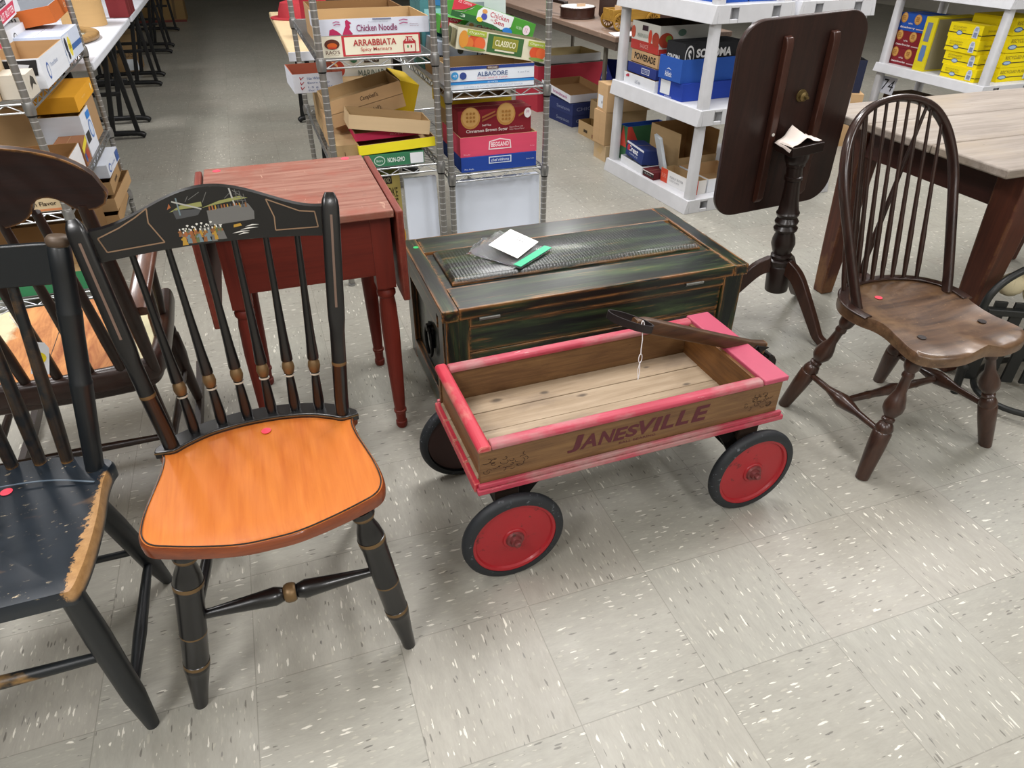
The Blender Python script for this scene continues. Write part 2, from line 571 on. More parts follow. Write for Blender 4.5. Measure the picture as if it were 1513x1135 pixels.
# raised black back rail the spindles stand in
arc_o = [(x, y) for x, y in spline([(-.198, 1.236), (-.165, 1.268), (-.11, 1.294), (-.05, 1.308), (0, 1.311), (.05, 1.308), (.11, 1.294), (.165, 1.268), (.198, 1.236)], 5)]
arc_i = [(x, y) for x, y in spline([(-.2, 1.222), (-.165, 1.219), (-.14, 1.234), (-.1, 1.254), (-.05, 1.265), (0, 1.268), (.05, 1.265), (.1, 1.254), (.14, 1.234), (.165, 1.219), (.2, 1.222)], 5)]
MB().prism([(XC + x, y) for x, y in arc_o] + [(XC + x, y) for x, y in arc_i[::-1]], .443, .4605).build('spindle_rail', BLACK, chair, bevel=.002)
rim = MB().sweep([(XC + x, y, .456) for x, y in arc_i], (.001, .0012), (0, 0, 1)).build('gilt_line', GOLD, chair)
leg_prof = [(0, .0165), (.025, .0165), (.03, .0215), (.055, .0235), (.075, .021), (.085, .0165), (.105, .0165), (.15, .0225), (.185, .0255), (.2, .0262), (.201, .0272), (.222, .0272), (.223, .0265), (.245, .0265), (.248, .0245), (.262, .025),
            (.5, .0245), (.502, .0248), (.511, .0248), (.513, .0245), (.69, .0238), (.692, .0247), (.712, .0247), (.714, .0235), (.73, .0245), (.738, .0235), (.78, .0215), (.9, .0165), (1, .0135)]
gold_at = {3, 10, 17, 21}
lm = [1 if i in gold_at else 0 for i in range(len(leg_prof) - 1)]
def spar(p, q, t):
    return V(p) * (1 - t) + V(q) * t
FT = {-1: ((-.26, .985, .425), (-.331, .967, 0)), 1: ((.045, .985, .425), (.101, .964, 0))}
RT = {-1: ((-.245, 1.215, .425), (-.286, 1.379, 0)), 1: ((.015, 1.215, .425), (.056, 1.379, 0))}
for sx in (-1, 1):
    MB().lathe(*FT[sx], leg_prof, 24, lm).build('front_leg', [BLACK, GOLD], chair, sharp=45)
    MB().lathe(*RT[sx], [(0, .017), (.3, .019), (.7, .017), (1, .012)], 18).build('rear_leg', BLACK, chair)
    MB().lathe(spar(*FT[sx], .5), spar(*RT[sx], .62), [(0, .009), (.5, .0125), (1, .009)], 14).build('side_stretcher', BLACK, chair)
a, b = spar(*FT[-1], .42), spar(*FT[1], .42)
st = [(0, .009), (.1, .0095), (.3, .015), (.42, .0185), (.462, .014), (.465, .0125), (.47, .0165), (.485, .019), (.5, .0195), (.515, .019), (.53, .0165), (.535, .0125), (.538, .014), (.58, .0185), (.7, .015), (.9, .0095), (1, .009)]
MB().lathe(a, b, st, 18, [1 if 5 <= i <= 9 else 0 for i in range(len(st) - 1)]).build('front_stretcher', [BLACK, GOLD], chair, sharp=45)
MB().lathe(spar(*RT[-1], .5), spar(*RT[1], .5), [(0, .008), (.5, .011), (1, .008)], 12).build('rear_stretcher', BLACK, chair)
# posts: round below, flattened and rounded off above
def post_pt(sx, z):
    t = (z - .455) / .45
    return V((XC + sx * (.168 + .045 * max(0, t) ** 1.2), 1.236 - .012 * math.sin(min(1, t * 1.6) * PI) * .6 + .066 * max(0, t) ** 2.2, z))
for sx in (-1, 1):
    zs = [.44, .50, .555, .582, .583, .590, .591, .62, .655, .68, .70, .75, .80, .85, .885, .897, .905, .91]
    ab, ex, mm = [], [], []
    for z in zs:
        if z < .66:
            ab.append((.0145, .0145) if z not in (.583, .590) else (.0149, .0149)); ex.append(2)
        else:
            k = min(1, (z - .655) / .03)
            tip = 1 if z < .885 else (1 - ((z - .885) / .026) ** 2 * .55)
            ab.append(((.0145 + .002 * k) * tip, (.0145 - .0045 * k) * (tip if z > .9 else 1))); ex.append(2 + 2 * k)
    mm = [1 if abs(zs[i] - .583) < 1e-6 else 0 for i in range(len(zs) - 1)]
    p = MB().sweep([post_pt(sx, z) for z in zs], ab, (0, 1, 0), 2, mats=mm, seg=20, exps=ex)
    po = p.build('back_post', [BLACK, GOLD], chair, sharp=40)
    MB().sweep([post_pt(sx, z) + V((0, -.0104, 0)) for z in (.705, .75, .80, .85, .875)], (.0022, .0006), (0, 1, 0)).build('gilt_stripe', flat('6f5a4e', .45), po)
# crest
def crest_y(x, z):
    return 1.306 + .018 * (1 - (x / .2) ** 2) + (z - .83) * .16
def crest_top(x):
    u = abs(x) / .2
    return .884 + .05 * (math.cos(min(1, u * 1.05) * PI) * .5 + .5) ** .9
def crest_bot(x):
    return .829 + .006 * (1 - (x / .2) ** 2)
mb = MB()
NX, NZ = 40, 7
gr = []
for sd in (-.008, .008):
    for j in range(NZ):
        for i in range(NX + 1):
            x = -.207 + .414 * i / NX
            z = crest_bot(x) + (crest_top(x) - crest_bot(x)) * j / (NZ - 1)
            gr.append((XC + x, crest_y(x, z) + sd, z))
W1 = NX + 1
ff = []
off = W1 * NZ
for j in range(NZ - 1):
    for i in range(NX):
        q = j * W1 + i
        ff.append((q, q + 1, q + 1 + W1, q + W1))
        ff.append((off + q, off + q + W1, off + q + 1 + W1, off + q + 1))
for i in range(NX):
    ff.append((i, off + i, off + i + 1, i + 1))
    q = (NZ - 1) * W1 + i
    ff.append((q, q + 1, off + q + 1, off + q))
for j in range(NZ - 1):
    q = j * W1
    ff.append((q, q + W1, off + q + W1, off + q))
    q = j * W1 + NX
    ff.append((q, off + q, off + q + W1, q + W1))
mb.add(gr, ff)
crest = mb.build('crest_rail', BLACK, chair, sharp=40)
def on_crest(x, z, k=1):
    return V((XC + x, crest_y(x, z) - .0086 - .0002 * k, z))
pal = ['6a6a68', '4a4c4e', '8d8f58', 'a9a9a4', 'b08a35', '8a5a35', '6d7f86', 'd8d8d2', 'a06038', '5f6a45']
pm = [flat(c, .4) for c in pal]
pc = MB()
def patch(pts, mi, k=1):
    pc.add([on_crest(x, z, k) for x, z in pts], [tuple(range(len(pts)))], mi)
def stroke(pts, w, mi, k=1):
    for (x0, z0), (x1, z1) in zip(pts, pts[1:]):
        d = V((x1 - x0, z1 - z0, 0)).normalized()
        nx, nz = -d.y * w, d.x * w
        patch([(x0 - nx, z0 - nz), (x1 - nx, z1 - nz), (x1 + nx, z1 + nz), (x0 + nx, z0 + nz)], mi, k)
patch([(-.005, .866), (.074, .870), (.076, .884), (.068, .899), (-.004, .893)], 0)
patch([(-.057, .884), (-.02, .887), (-.012, .897), (-.06, .9)], 1)
patch([(-.066, .897), (-.045, .907), (-.01, .9095), (-.01, .901), (-.05, .9)], 2)
patch([(-.012, .8985), (.02, .908), (.055, .913), (.07, .9085), (.03, .904)], 2)
stroke([(-.058, .915), (-.012, .897)], .0013, 3, 2)
stroke([(-.05, .92), (-.049, .89)], .0012, 6, 2); stroke([(.041, .928), (.045, .897)], .0014, 3, 2)
for a_, b_ in (((-.03, .915), (-.01, .926)), ((-.036, .912), (-.03, .921)), ((-.008, .908), (.002, .925)), ((.03, .911), (.041, .92)), ((.046, .924), (.062, .91)), ((.05, .926), (.052, .9)), ((.057, .922), (.06, .9)), ((.063, .916), (.066, .898))):
    stroke([a_, b_], .0005, 0, 2)
for z_ in (.905, .911, .917, .922):
    stroke([(.047, z_), (.064 - (z_ - .905) * .5, z_ - .001)], .00035, 0, 2)
patch([(-.068, .902), (-.061, .905), (-.063, .912)], 8, 2)
patch([(.03, .876), (.05, .8765), (.05, .882), (.03, .882)], 1, 2)
rs = random.Random(3)
for row, (z0, n, k0) in enumerate(((.8535, 9, .75), (.8465, 10, .9), (.838, 11, 1.05))):
    for i in range(n):
        x_ = -.055 + .074 * (i + .3 * row) / n + rs.uniform(-.002, .002)
        z_ = z0 + rs.uniform(-.0015, .0015) + (x_ + .05) * .03
        ci = rs.choice([4, 4, 5, 8, 9, 6, 0])
        w_, h_ = .0048 * k0, .0145 * k0
        patch([(x_ - w_, z_), (x_ + w_, z_), (x_ + w_ * .55, z_ + h_ * .7), (x_ + w_ * .4, z_ + h_), (x_ - w_ * .4, z_ + h_), (x_ - w_ * .55, z_ + h_ * .7)], ci, 2 + row)
        patch([(x_ - w_ * .9, z_ + h_ * .55), (x_ - w_ * .3, z_ + h_ * .7), (x_ - w_ * .3, z_ + h_ * .85), (x_ - w_ * 1.1, z_ + h_ * .8)], ci, 3 + row)
        patch([(x_ - w_ * .3, z_ + h_), (x_ + w_ * .3, z_ + h_), (x_ + w_ * .28, z_ + h_ * 1.25), (x_ - w_ * .28, z_ + h_ * 1.25)], 5 if row == 2 else 7, 3 + row)
for i in range(9):
    x_, z_ = -.05 + .008 * i, .868 + rs.uniform(-.003, .004)
    patch([(x_ - .0025, z_ + .001), (x_, z_ - .002), (x_ + .0025, z_ + .001), (x_, z_ + .0025)], 7, 2)
for i in range(13):
    x_ = .0 + i * .0052
    patch([(x_, .893), (x_ + .003, .893), (x_ + .0025, .901), (x_ + .0005, .901)], [5, 8, 4, 1][i % 4], 3)
for x0, x1, z0 in ((.03, .062, .848), (.045, .078, .853), (.055, .08, .858), (.04, .06, .8445)):
    patch([(x0, z0), (x1, z0 + .002), ((x0 + x1) / 2, z0 + .0035)], 7, 2)
patch([(.035, .8585), (.05, .8605), (.048, .865), (.036, .8635)], 4, 2)
pc.build('painted_scene', pm, crest, smooth=False, solid=False)
for pts in ([(.1, .9035), (.109, .8705), (.107, .8465), (.184, .847), (.182, .8755), (.155, .8785), (.125, .892), (.1, .9035)],
            [(-.1, .909), (-.103, .8845), (-.085, .8475), (-.178, .8455), (-.186, .871), (-.15, .883), (-.122, .896), (-.1, .909)]):
    g = MB()
    pc = g
    stroke(pts, .0011, 0, 1)
    o_ = g.build('gilt_outline', [flat('8a7058', .45)], crest, smooth=False, solid=False)
# spindles
sp = [(0, .0095), (.06, .0115), (.2, .0088), (.225, .0075), (.228, .0105), (.238, .0105), (.24, .0085), (.25, .0105), (.275, .0128), (.3, .0115), (.315, .0085), (.318, .0115), (.33, .0118), (.45, .0092), (.7, .0068), (1, .0055)]
sm = [2 if i == 4 else 1 if 6 <= i <= 9 else 0 for i in range(len(sp) - 1)]
for xb, xt in zip((-.24, -.187, -.137, -.088, -.04, .009), (-.259, -.199, -.141, -.085, -.028, .029)):
    yb = 1.289 - 1.3 * (xb - XC) ** 2
    MB().lathe((xb, yb, .452), (xt, crest_y(xt - XC, .84), .84), sp, 16, sm).build('spindle', [BLACK, GOLD, PALE], chair, sharp=45)
dot(chair, (-.104, 1.236, .4505))

# ================================================================== black plank chair at the left edge
XB = -.612
plank = thing('plank_chair', 'worn black plank seat chair with bare wood along its right seat edge', 'chair', (XB, 1.1, 0))
OLDB = gloss('old_black_paint', '11161a', .42, 0, .1, wear='8a6a42', wr=.003, wa=.3, speck=None)
def oldseat():
    t = NT('worn_black_seat')
    v = t.obj()
    n = t.noise(v, 16., 5)
    c = t.mix(n, lin('0c1218'), lin('18222c'))
    big = t.noise(v, 9., 5, .6)
    sn = t.noise(t.stretch(v, 0, 60, 130), 1., 4, .6)
    c = t.mix(t.math('MULTIPLY', t.step(sn, .63, .67), t.step(big, .45, .6)), c, lin('a99a80'))
    st_ = t.noise(t.stretch(v, 0, 9, 24), 1., 5, .6)
    c = t.mix(t.math('MULTIPLY', t.step(st_, .62, .72), .5), c, lin('6b5138'))
    x = t.n('SeparateXYZ', {0: v})
    # bare edge: an inch wide band down the right side
    lim = t.math('ADD', .187, t.math('MULTIPLY', x.outputs[1], .085))
    wob = t.math('MULTIPLY', t.math('SUBTRACT', t.noise(v, 70., 6, .75), .5), .05)
    e = t.step(t.math('ADD', t.math('SUBTRACT', x.outputs[0], lim), t.math('ADD', wob, .003)), 0., .003)
    e = t.math('MULTIPLY', e, t.math('MULTIPLY', t.step(x.outputs[2], .402, .412), t.step(t.math('MULTIPLY', x.outputs[1], -1), -.135, -.125)))
    bare = t.mix(t.noise(v, 60., 5, .7), lin('6a4420'), lin('c49a66'))
    c = t.mix(e, c, bare)
    # line scribed along the back
    t.bump(n, .05)
    r = t.math('ADD', .24, t.math('MULTIPLY', n, .22))
    return t.fin(c, r, 0, .15, .5)
hb = [(.0, -.167), (.1, -.166), (.165, -.165), (.185, -.162), (.197, -.12), (.203, -.05), (.205, .02), (.203, .09), (.207, .135), (.213, .158), (.2, .175), (.15, .2), (.08, .218), (0, .222)]
hb = [(x, y + 1.1) for x, y in hb]
ob_ = spline([(XB + x, y) for x, y in hb] + [(XB - x, y) for x, y in hb[-2:0:-1]], 4, True)
def dishb(x, y, r):
    return -.012 * (1 - r ** 2) - .012 * max(0, (.98 - y) / .06) ** 2
MB().slab(ob_, .432, .042, dishb, 9, 0, .002, .9).build('seat', oldseat(), plank, sharp=50)
gl = spline([(XB + x, y, .4322) for x, y in ((-.19, 1.2), (-.1, 1.238), (0, 1.247), (.1, 1.238), (.185, 1.205))], 8)
MB().sweep(gl, (.0016, .0007), (0, 0, 1)).build('scribed_line', flat('56636f', .4), plank)
for (xb, yb, zb), (xt, yt, zt) in (((.178, 1.256, .425), (.252, 1.31, .885)), ((-.178, 1.256, .425), (-.252, 1.31, .885))):
    p = [(0, .0165), (.28, .0185), (.4, .0195), (.41, .02), (.415, .0185), (.62, .019), (.7, .0205), (.705, .0205), (.71, .0195), (.86, .0185), (.955, .0185), (.96, .0165), (.97, .0195), (.985, .0195), (.997, .015), (1, .008)]
    po = MB().lathe((XB + xb, yb, zb), (XB + xt, yt, zt), p, 20, [1 if i >= 11 else 0 for i in range(len(p) - 1)]).build('back_post', [OLDB, gloss('worn_gilt', '57483a', .5, .2, wear='9d8b6c', wa=.6)], plank, sharp=45)
MB().sweep([(XB + x, 1.303 + .02 * (1 - (x / .24) ** 2), .838) for x in [-.245 + .0245 * i for i in range(21)]], (.008, .036), (0, .14, 1)).build('back_slat', OLDB, plank, bevel=.002)
for k in (-.125, -.075, -.025, .025, .075, .125):
    MB().lathe((XB + k, 1.312 - 1.1 * k * k, .428), (XB + k * 1.25, 1.315, .81), [(0, .0115), (.3, .0128), (.45, .0115), (1, .0085)], 14).build('spindle', gloss('rubbed_black', '11161a', .42, 0, .1, wear='9a6f3a', wr=.012, wa=.55), plank)
LB = {}
for sx in (-1, 1):
    LB[sx, 0] = ((XB + sx * .172, .955, .41), (XB + sx * .191, .953, 0))
    LB[sx, 1] = ((XB + sx * .165, 1.2, .41), (XB + sx * .199, 1.332, 0))
    for j in (0, 1):
        MB().lathe(*LB[sx, j], [(0, .019), (.3, .0215), (.6, .0205), (.75, .02), (1, .0125)], 18).build('front_leg' if j == 0 else 'rear_leg', OLDB, plank)
    MB().lathe(spar(*LB[sx, 0], .73), spar(*LB[sx, 1], .72), [(0, .009), (.4, .013), (1, .009)], 12).build('side_stretcher', OLDB, plank)
MB().lathe(spar(*LB[-1, 0], .43), spar(*LB[1, 0], .43), [(0, .009), (.5, .0125), (1, .009)], 12).build('front_stretcher', wood('rubbed_stretcher', '11161a', '1b1e20', 0, 1, .45, patch=('b08850', 7, .5, .6)), plank)
MB().lathe(spar(*LB[-1, 1], .6), spar(*LB[1, 1], .6), [(0, .008), (1, .008)], 12).build('rear_stretcher', OLDB, plank)
dot(plank, (-.584, 1.238, .4225 + .002), r=.0105)

# ================================================================== rocker behind it, turned away
XR = -.587
rock = thing('rocking_chair', 'dark brown rocking chair turned away, its broad crest above a scraped orange seat', 'rocking chair', (XR, 1.85, 0))
UMB = wood('dark_umber', '1a0f0b', '38211a', 0, 1., .4, .15, wear='9a6a3c', wr=.004, wa=.35, patch=('4a2c1a', 6, .55, .7))
UMBV = wood('dark_umber_leg', '17100d', '33221b', 2, 1., .4, .1, wear='6f5236', wr=.003, wa=.2)
def scraped():
    t = NT('scraped_seat')
    v = t.obj()
    n = t.noise(t.stretch(v, 1, 6, 30), 1., 6, .65, .6)
    c = t.mix(t.step(n, .35, .65), lin('8a4a20'), lin('c98a4e'))
    x = t.n('SeparateXYZ', {0: v})
    d = t.math('ADD', t.math('ABSOLUTE', x.outputs[0]), t.math('MULTIPLY', t.math('SUBTRACT', t.noise(v, 14., 5, .65), .5), .16))
    c = t.mix(t.step(d, .135, .165), c, t.mix(t.noise(v, 30., 4), lin('b9b394'), lin('d8cfa6')))
    seam = t.math('LESS_THAN', t.math('ABSOLUTE', t.math('SUBTRACT', x.outputs[0], -.03)), .0012)
    c = t.mix(seam, c, lin('3a2412'))
    return t.fin(c, .6, 0, 0, .3)
so = [(XR + x, y) for x, y in ((-.2, 1.632), (-.1, 1.622), (0, 1.62), (.1, 1.622), (.2, 1.632), (.235, 1.66), (.243, 1.75), (.246, 1.88), (.24, 2.02), (.22, 2.09), (.1, 2.11), (-.1, 2.11), (-.22, 2.09), (-.24, 2.02), (-.246, 1.88), (-.243, 1.75), (-.235, 1.66))]
so = spline(so, 4, True)
MB().slab(so, .405, .05, lambda x, y, r: -.012 * (1 - r * r), 8, side=1).build('seat', [scraped(), UMB], rock, sharp=50)
sr = spline([(XR - .236, 2.06, .40), (XR - .243, 1.85, .405), (XR - .236, 1.68, .408), (XR - .19, 1.632, .41), (XR, 1.618, .41), (XR + .19, 1.632, .41), (XR + .236, 1.68, .408), (XR + .243, 1.85, .405), (XR + .236, 2.06, .40)], 6)
MB().sweep(sr, (.019, .03), (0, 0, 1), 3).build('rolled_rim', UMB, rock, sharp=50)
# crest: straight board with a lobed lower edge
def rc(x, z):
    return V((XR + x, 1.455 - (z - .9) * .45 + .02 * (1 - (x / .3) ** 2), z))
ctop = spline([(-.295, .905), (-.285, .945), (-.25, .98), (-.19, 1.003), (-.1, 1.016), (0, 1.02), (.1, 1.016), (.19, 1.003), (.25, .98), (.285, .945), (.295, .905)], 4)
cbot = spline([(.295, .905), (.29, .888), (.268, .874), (.24, .872), (.226, .88), (.21, .899), (.188, .905), (.168, .896), (.155, .872), (.125, .852), (.07, .842), (0, .84), (-.07, .842), (-.125, .852), (-.155, .872), (-.168, .896), (-.188, .905), (-.21, .899), (-.226, .88), (-.24, .872), (-.268, .874), (-.29, .888), (-.295, .905)], 3)
nx = 61
mb = MB()
def edge_at(poly, x):
    for (a0, b0), (a1, b1) in zip(poly, poly[1:]):
        if min(a0, a1) - 1e-9 <= x <= max(a0, a1) + 1e-9 and abs(a1 - a0) > 1e-9:
            return b0 + (b1 - b0) * (x - a0) / (a1 - a0)
    return poly[0][1]
vs, ff = [], []
for i in range(nx):
    x = -.2945 + .589 * i / (nx - 1)
    z1, z0 = edge_at(ctop, x), edge_at(cbot, x)
    for k in range(5):
        z = z0 + (z1 - z0) * k / 4
        vs += [rc(x, z) + V((0, -.011, 0)), rc(x, z) + V((0, .011, 0))]
for i in range(nx - 1):
    for k in range(4):
        q = i * 10 + k * 2
        ff += [(q, q + 10, q + 12, q + 2), (q + 1, q + 3, q + 13, q + 11)]
    q = i * 10
    ff += [(q, q + 1, q + 11, q + 10), (q + 8, q + 18, q + 19, q + 9)]
for q in (0, (nx - 1) * 10):
    for k in range(4):
        ff.append((q + 2 * k, q + 2 * k + 2, q + 2 * k + 3, q + 2 * k + 1))
mb.add(vs, ff).build('crest_rail', wood('crest_umber', '190e0a', '331c15', 0, 1., .38, .2, wear='a8763f', wr=.008, wa=.6, patch=('3f2416', 5, .55, .7)), rock, sharp=40)
for k in (-2.5, -1.5, -.5, .5, 1.5, 2.5):
    MB().lathe((XR + k * .0667, 1.63, .41), rc(k * .064, .872), [(0, .0105), (.25, .0125), (.5, .0105), (1, .0085)], 12).build('spindle', UMBV, rock)
for sx in (-1, 1):
    MB().lathe((XR + sx * .232, 1.645, .40), rc(sx * .245, .885), [(0, .0125), (.35, .0165), (.6, .016), (1, .0125)], 14).build('back_post', UMBV, rock)
    pts = spline([(XR + sx * .25, 1.585, .592), (XR + sx * .252, 1.63, .604), (XR + sx * .257, 1.72, .618), (XR + sx * .262, 1.85, .633), (XR + sx * .264, 1.94, .628), (XR + sx * .264, 1.985, .60)], 6)
    MB().sweep(pts, [(.0225, .013) for i in range(len(pts))], (0, 0, 1), 3.5).build('arm', wood('arm_wood', '3a221a', '6d4a3a', 1, 1., .35, .2, patch=('8a6450', 6, .5, .7)), rock, sharp=50)
    for y in (1.78, 1.9):
        MB().lathe((XR + sx * .236, y, .405), (XR + sx * .258, y - .05, .615), [(0, .0105), (.4, .014), (1, .0095)], 12).build('arm_spindle', UMBV, rock)
    MB().lathe((XR + sx * .19, 1.7, .37), (XR + sx * .225, 1.605, .045), [(0, .017), (.4, .0205), (1, .0135)], 14).build('rear_leg', UMBV, rock)
    fp = [(0, .019), (.1, .024), (.14, .024), (.15, .018), (.17, .024), (.2, .024), (.21, .018), (.24, .026), (.45, .025), (.6, .019), (1, .0135)]
    MB().lathe((XR + sx * .215, 2.0, .38), (XR + sx * .24, 2.05, .045), fp, 14).build('front_leg', UMBV, rock, sharp=45)
    rk = spline([(XR + sx * .23, 1.38, .05), (XR + sx * .232, 1.6, .025), (XR + sx * .236, 1.85, .017), (XR + sx * .24, 2.1, .028), (XR + sx * .242, 2.25, .05)], 6)
    MB().sweep(rk, (.009, .017), (0, 0, 1)).build('rocker', UMBV, rock)
    MB().lathe((XR + sx * .212, 1.645, .17), (XR + sx * .23, 2.03, .17), [(0, .008), (.5, .011), (1, .008)], 10).build('side_stretcher', UMBV, rock)
MB().lathe((XR - .208, 1.655, .195), (XR + .208, 1.655, .195), [(0, .008), (.5, .0115), (1, .008)], 12).build('rear_stretcher', UMBV, rock)
MB().lathe((XR - .225, 2.02, .2), (XR + .225, 2.02, .2), [(0, .009), (.5, .014), (1, .009)], 12).build('front_stretcher', UMBV, rock)
# price tag tied to one of the rocker's spindles
tg = thing('price_tag', 'white string price tag with a yellow dot hanging on a rocker spindle', 'tag', (-.57, 1.54, .56))
TAGW = flat('eef0f4', .6)
tM = Matrix.Translation((-.546, 1.55, .533)) @ Matrix.Rotation(R(14), 4, 'Y') @ Matrix.Rotation(R(-22), 4, 'X')
MB().prism([(-.017, -.036), (.017, -.036), (.017, .022), (.008, .034), (-.008, .034), (-.017, .022)], -.0004, .0004, tM @ Matrix.Rotation(R(90), 4, 'X')).build('card', TAGW, tg, sharp=20)
MB().disc(tM @ V((.0, -.0012, .0)), .012, tM.to_3x3() @ V((0, -1, 0)), 20, .0004).build('yellow_dot', flat('f0d817', .5), tg)
lp = [V((-.592, 1.585, .602)) + V((.016 * math.cos(q), .016 * math.sin(q), .004 * math.cos(q))) for q in [i * PI / 8 for i in range(16)]]
MB().tube([q + V((.004, .005, .034)) for q in lp], .0009, 6, closed=True).tube([V((-.575, 1.575, .632)), V((-.562, 1.56, .6)), tM @ V((0, -.0006, .03))], .0009, 6).build('string', TAGW, tg)
# ================================================================== red drop-leaf table
dl = thing('drop_leaf_table', 'small barn-red drop-leaf table with worn pinkish top, behind the painted chair', 'table', (.05, 1.94, 0))
REDP = wood('brick_red_paint', '541a12', '6e2519', 0, .8, .5, 0, wear='a87a68', wr=.003, wa=.35, scratch='7d3527', bump=.06, spec=.3)
REDL = wood('brick_red_leg', '541a12', '70261a', 2, .8, .5, 0, wear='9a6a58', wr=.003, wa=.3, bump=.05, spec=.3)
def redtop():
    t = NT('worn_red_top')
    v = t.obj()
    n = t.noise(t.stretch(v, 0, 4, 50), 1., 6, .65, .5)
    c = t.mix(t.step(n, .35, .66), lin('754437'), lin('936b5c'))
    p = t.noise(v, 7., 6, .65)
    c = t.mix(t.math('MULTIPLY', t.step(p, .52, .66), .8), c, lin('874a3b'))
    p2 = t.noise(v, 5., 5, .65, .8)
    c = t.mix(t.math('MULTIPLY', t.step(p2, .62, .72), .55), c, lin('5a443e'))
    p3 = t.noise(t.stretch(v, 1, 3, 34), 1.3, 4, .6, 2.)
    c = t.mix(t.math('MULTIPLY', t.step(p3, .66, .7), .6), c, lin('b99680'))
    t.bump(n, .08)
    return t.fin(c, .55, 0, 0, .35)
TOPR = redtop()
MB().box((-.178, 1.69, .70), (.278, 2.195, .72)).build('table_top', TOPR, dl, bevel=.003)
MB().box((.283, 1.69, .462), (.302, 2.195, .716)).build('drop_leaf', wood('red_leaf', '5c1f16', '7c3325', 1, .8, .5, 0, wear='a87a68', wr=.005, wa=.6), dl, bevel=.004)
MB().box((-.203, 1.69, .462), (-.184, 2.195, .716)).build('drop_leaf', wood('red_leaf', '', ''), dl, bevel=.004)
mb = MB()
for y in (1.728, 2.141):
    mb.box((-.125, y, .53), (.225, y + .018, .70))
for x in (-.148, .232):
    mb.box((x, 1.76, .53), (x + .018, 2.13, .70))
mb.build('apron', REDP, dl, bevel=.0015)
tl = [(0, .0275), (.02, .021), (.035, .026), (.055, .026), (.07, .0205), (.12, .0235), (.3, .0255), (.6, .0215), (.8, .018), (.86, .0165), (.865, .0195), (.88, .0195), (.885, .016), (.95, .0145), (.955, .0175), (.985, .0175), (1, .014)]
for sx in (0, 1):
    for sy in (0, 1):
        x, y = (-.128, .246)[sx], (1.752, 2.132)[sy]
        mb = MB().box((x - .026, y - .026, .49), (x + .026, y + .026, .70))
        mb.lathe((x, y, .49), (x + .004 * (2 * sx - 1), y - .002, 0), tl, 20)
        mb.build('leg', REDL, dl, sharp=40)
dot(dl, (-.142, 2.165, .72), r=.011)
dot(dl, (.225, 2.17, .72), r=.012)

# ================================================================== green-black blanket chest
ch = thing('blanket_chest', 'long dark green distressed chest with rubbed orange edges and raised lid panel', 'chest', (.88, 1.94, 0))
def chestpaint(key, axis):
    t = NT(key)
    v = t.obj()
    g = t.stretch(v, axis, 1.3, 13)
    n1 = t.noise(g, 1.5, 7, .68, .6)
    n2 = t.noise(t.stretch(v, axis, 1., 7), 1.8, 5, .6)
    n3 = t.noise(t.stretch(v, axis, 4., 120), 1.5, 4, .6)
    c = t.ramp(n1, (.34, lin('0b0d0d')), (.47, lin('161c17')), (.56, lin('26331f')), (.66, lin('3a4a2c')), (.75, lin('5c5a30')))
    c = t.mix(t.math('MULTIPLY', t.step(n2, .5, .64), .7), c, lin('0d1215'))
    rub = t.math('MULTIPLY', t.step(t.math('ADD', t.math('MULTIPLY', n1, .5), t.math('MULTIPLY', n3, .55)), .59, .67), t.step(t.noise(v, 4., 4), .43, .6))
    c = t.mix(t.math('MULTIPLY', rub, .8), c, lin('a0693a'))
    e = t.edge(.016)
    wn = t.noise(t.stretch(v, axis, 5, 60), 1.5, 5, .65)
    c = t.mix(t.math('MULTIPLY', e, t.step(wn, .42, .56)), c, lin('b67a44'))
    t.bump(n3, .12)
    return t.fin(c, .36, 0, .15, .5)
CX, CY, CZ = chestpaint('chest_paint_long', 0), chestpaint('chest_paint_cross', 1), chestpaint('chest_paint_upright', 2)
X0, X1, Y0, Y1, ZT = .385, 1.378, 1.668, 2.208, .42
# body
MB().box((X0 + .02, Y0 + .022, .03), (X1 - .02, Y1 - .012, .385)).build('body', CX, ch)
for x in (X0 + .004, X1 - .074):
    MB().box((x, Y0 + .004, 0), (x + .07, Y0 + .024, .39)).build('stile', CZ, ch, bevel=.002)
mb = MB().box((X0 + .0745, Y0 + .004, .355), (X1 - .0745, Y0 + .024, .39)).box((X0 + .0745, Y0 + .004, .02), (X1 - .0745, Y0 + .024, .09))
for k in range(3):
    z = .0905 + k * .088
    mb.box((X0 + .0745, Y0 + .014, z), (X1 - .0745, Y0 + .026, z + .086))
mb.build('front_planks', CX, ch, bevel=.0025)
for x, s_ in ((X0, 1), (X1, -1)):
    for y in (Y0 + .0045, Y1 - .075):
        MB().box((min(x, x + s_ * .02), y + .02 * (y < 1.8), 0), (max(x, x + s_ * .02), y + .07, .39)).build('stile', CZ, ch, bevel=.002)
    for z0, z1 in ((.32, .39), (.01, .075)):
        MB().box((min(x, x + s_ * .02), Y0 + .095, z0), (max(x, x + s_ * .02), Y1 - .076, z1)).build('end_rail', CY, ch, bevel=.002)
IRON = gloss('black_iron', '131313', .45, .6, 0)
hc = V((X0 + .018, 1.925, .2))
mb = MB().box((X0 + .012, 1.895, .17), (X0 + .0195, 1.955, .24))
ring = [hc + V((-.012 - .01 * math.sin(q) * 0, .042 * math.cos(q), -.015 + .052 * math.sin(q))) for q in [i * PI / 12 for i in range(24)]]
mb.tube(ring, .006, 8, closed=True).box((X0 + .0, 1.917, .222), (X0 + .018, 1.933, .246))
mb.build('ring_handle', IRON, ch, bevel=.001)
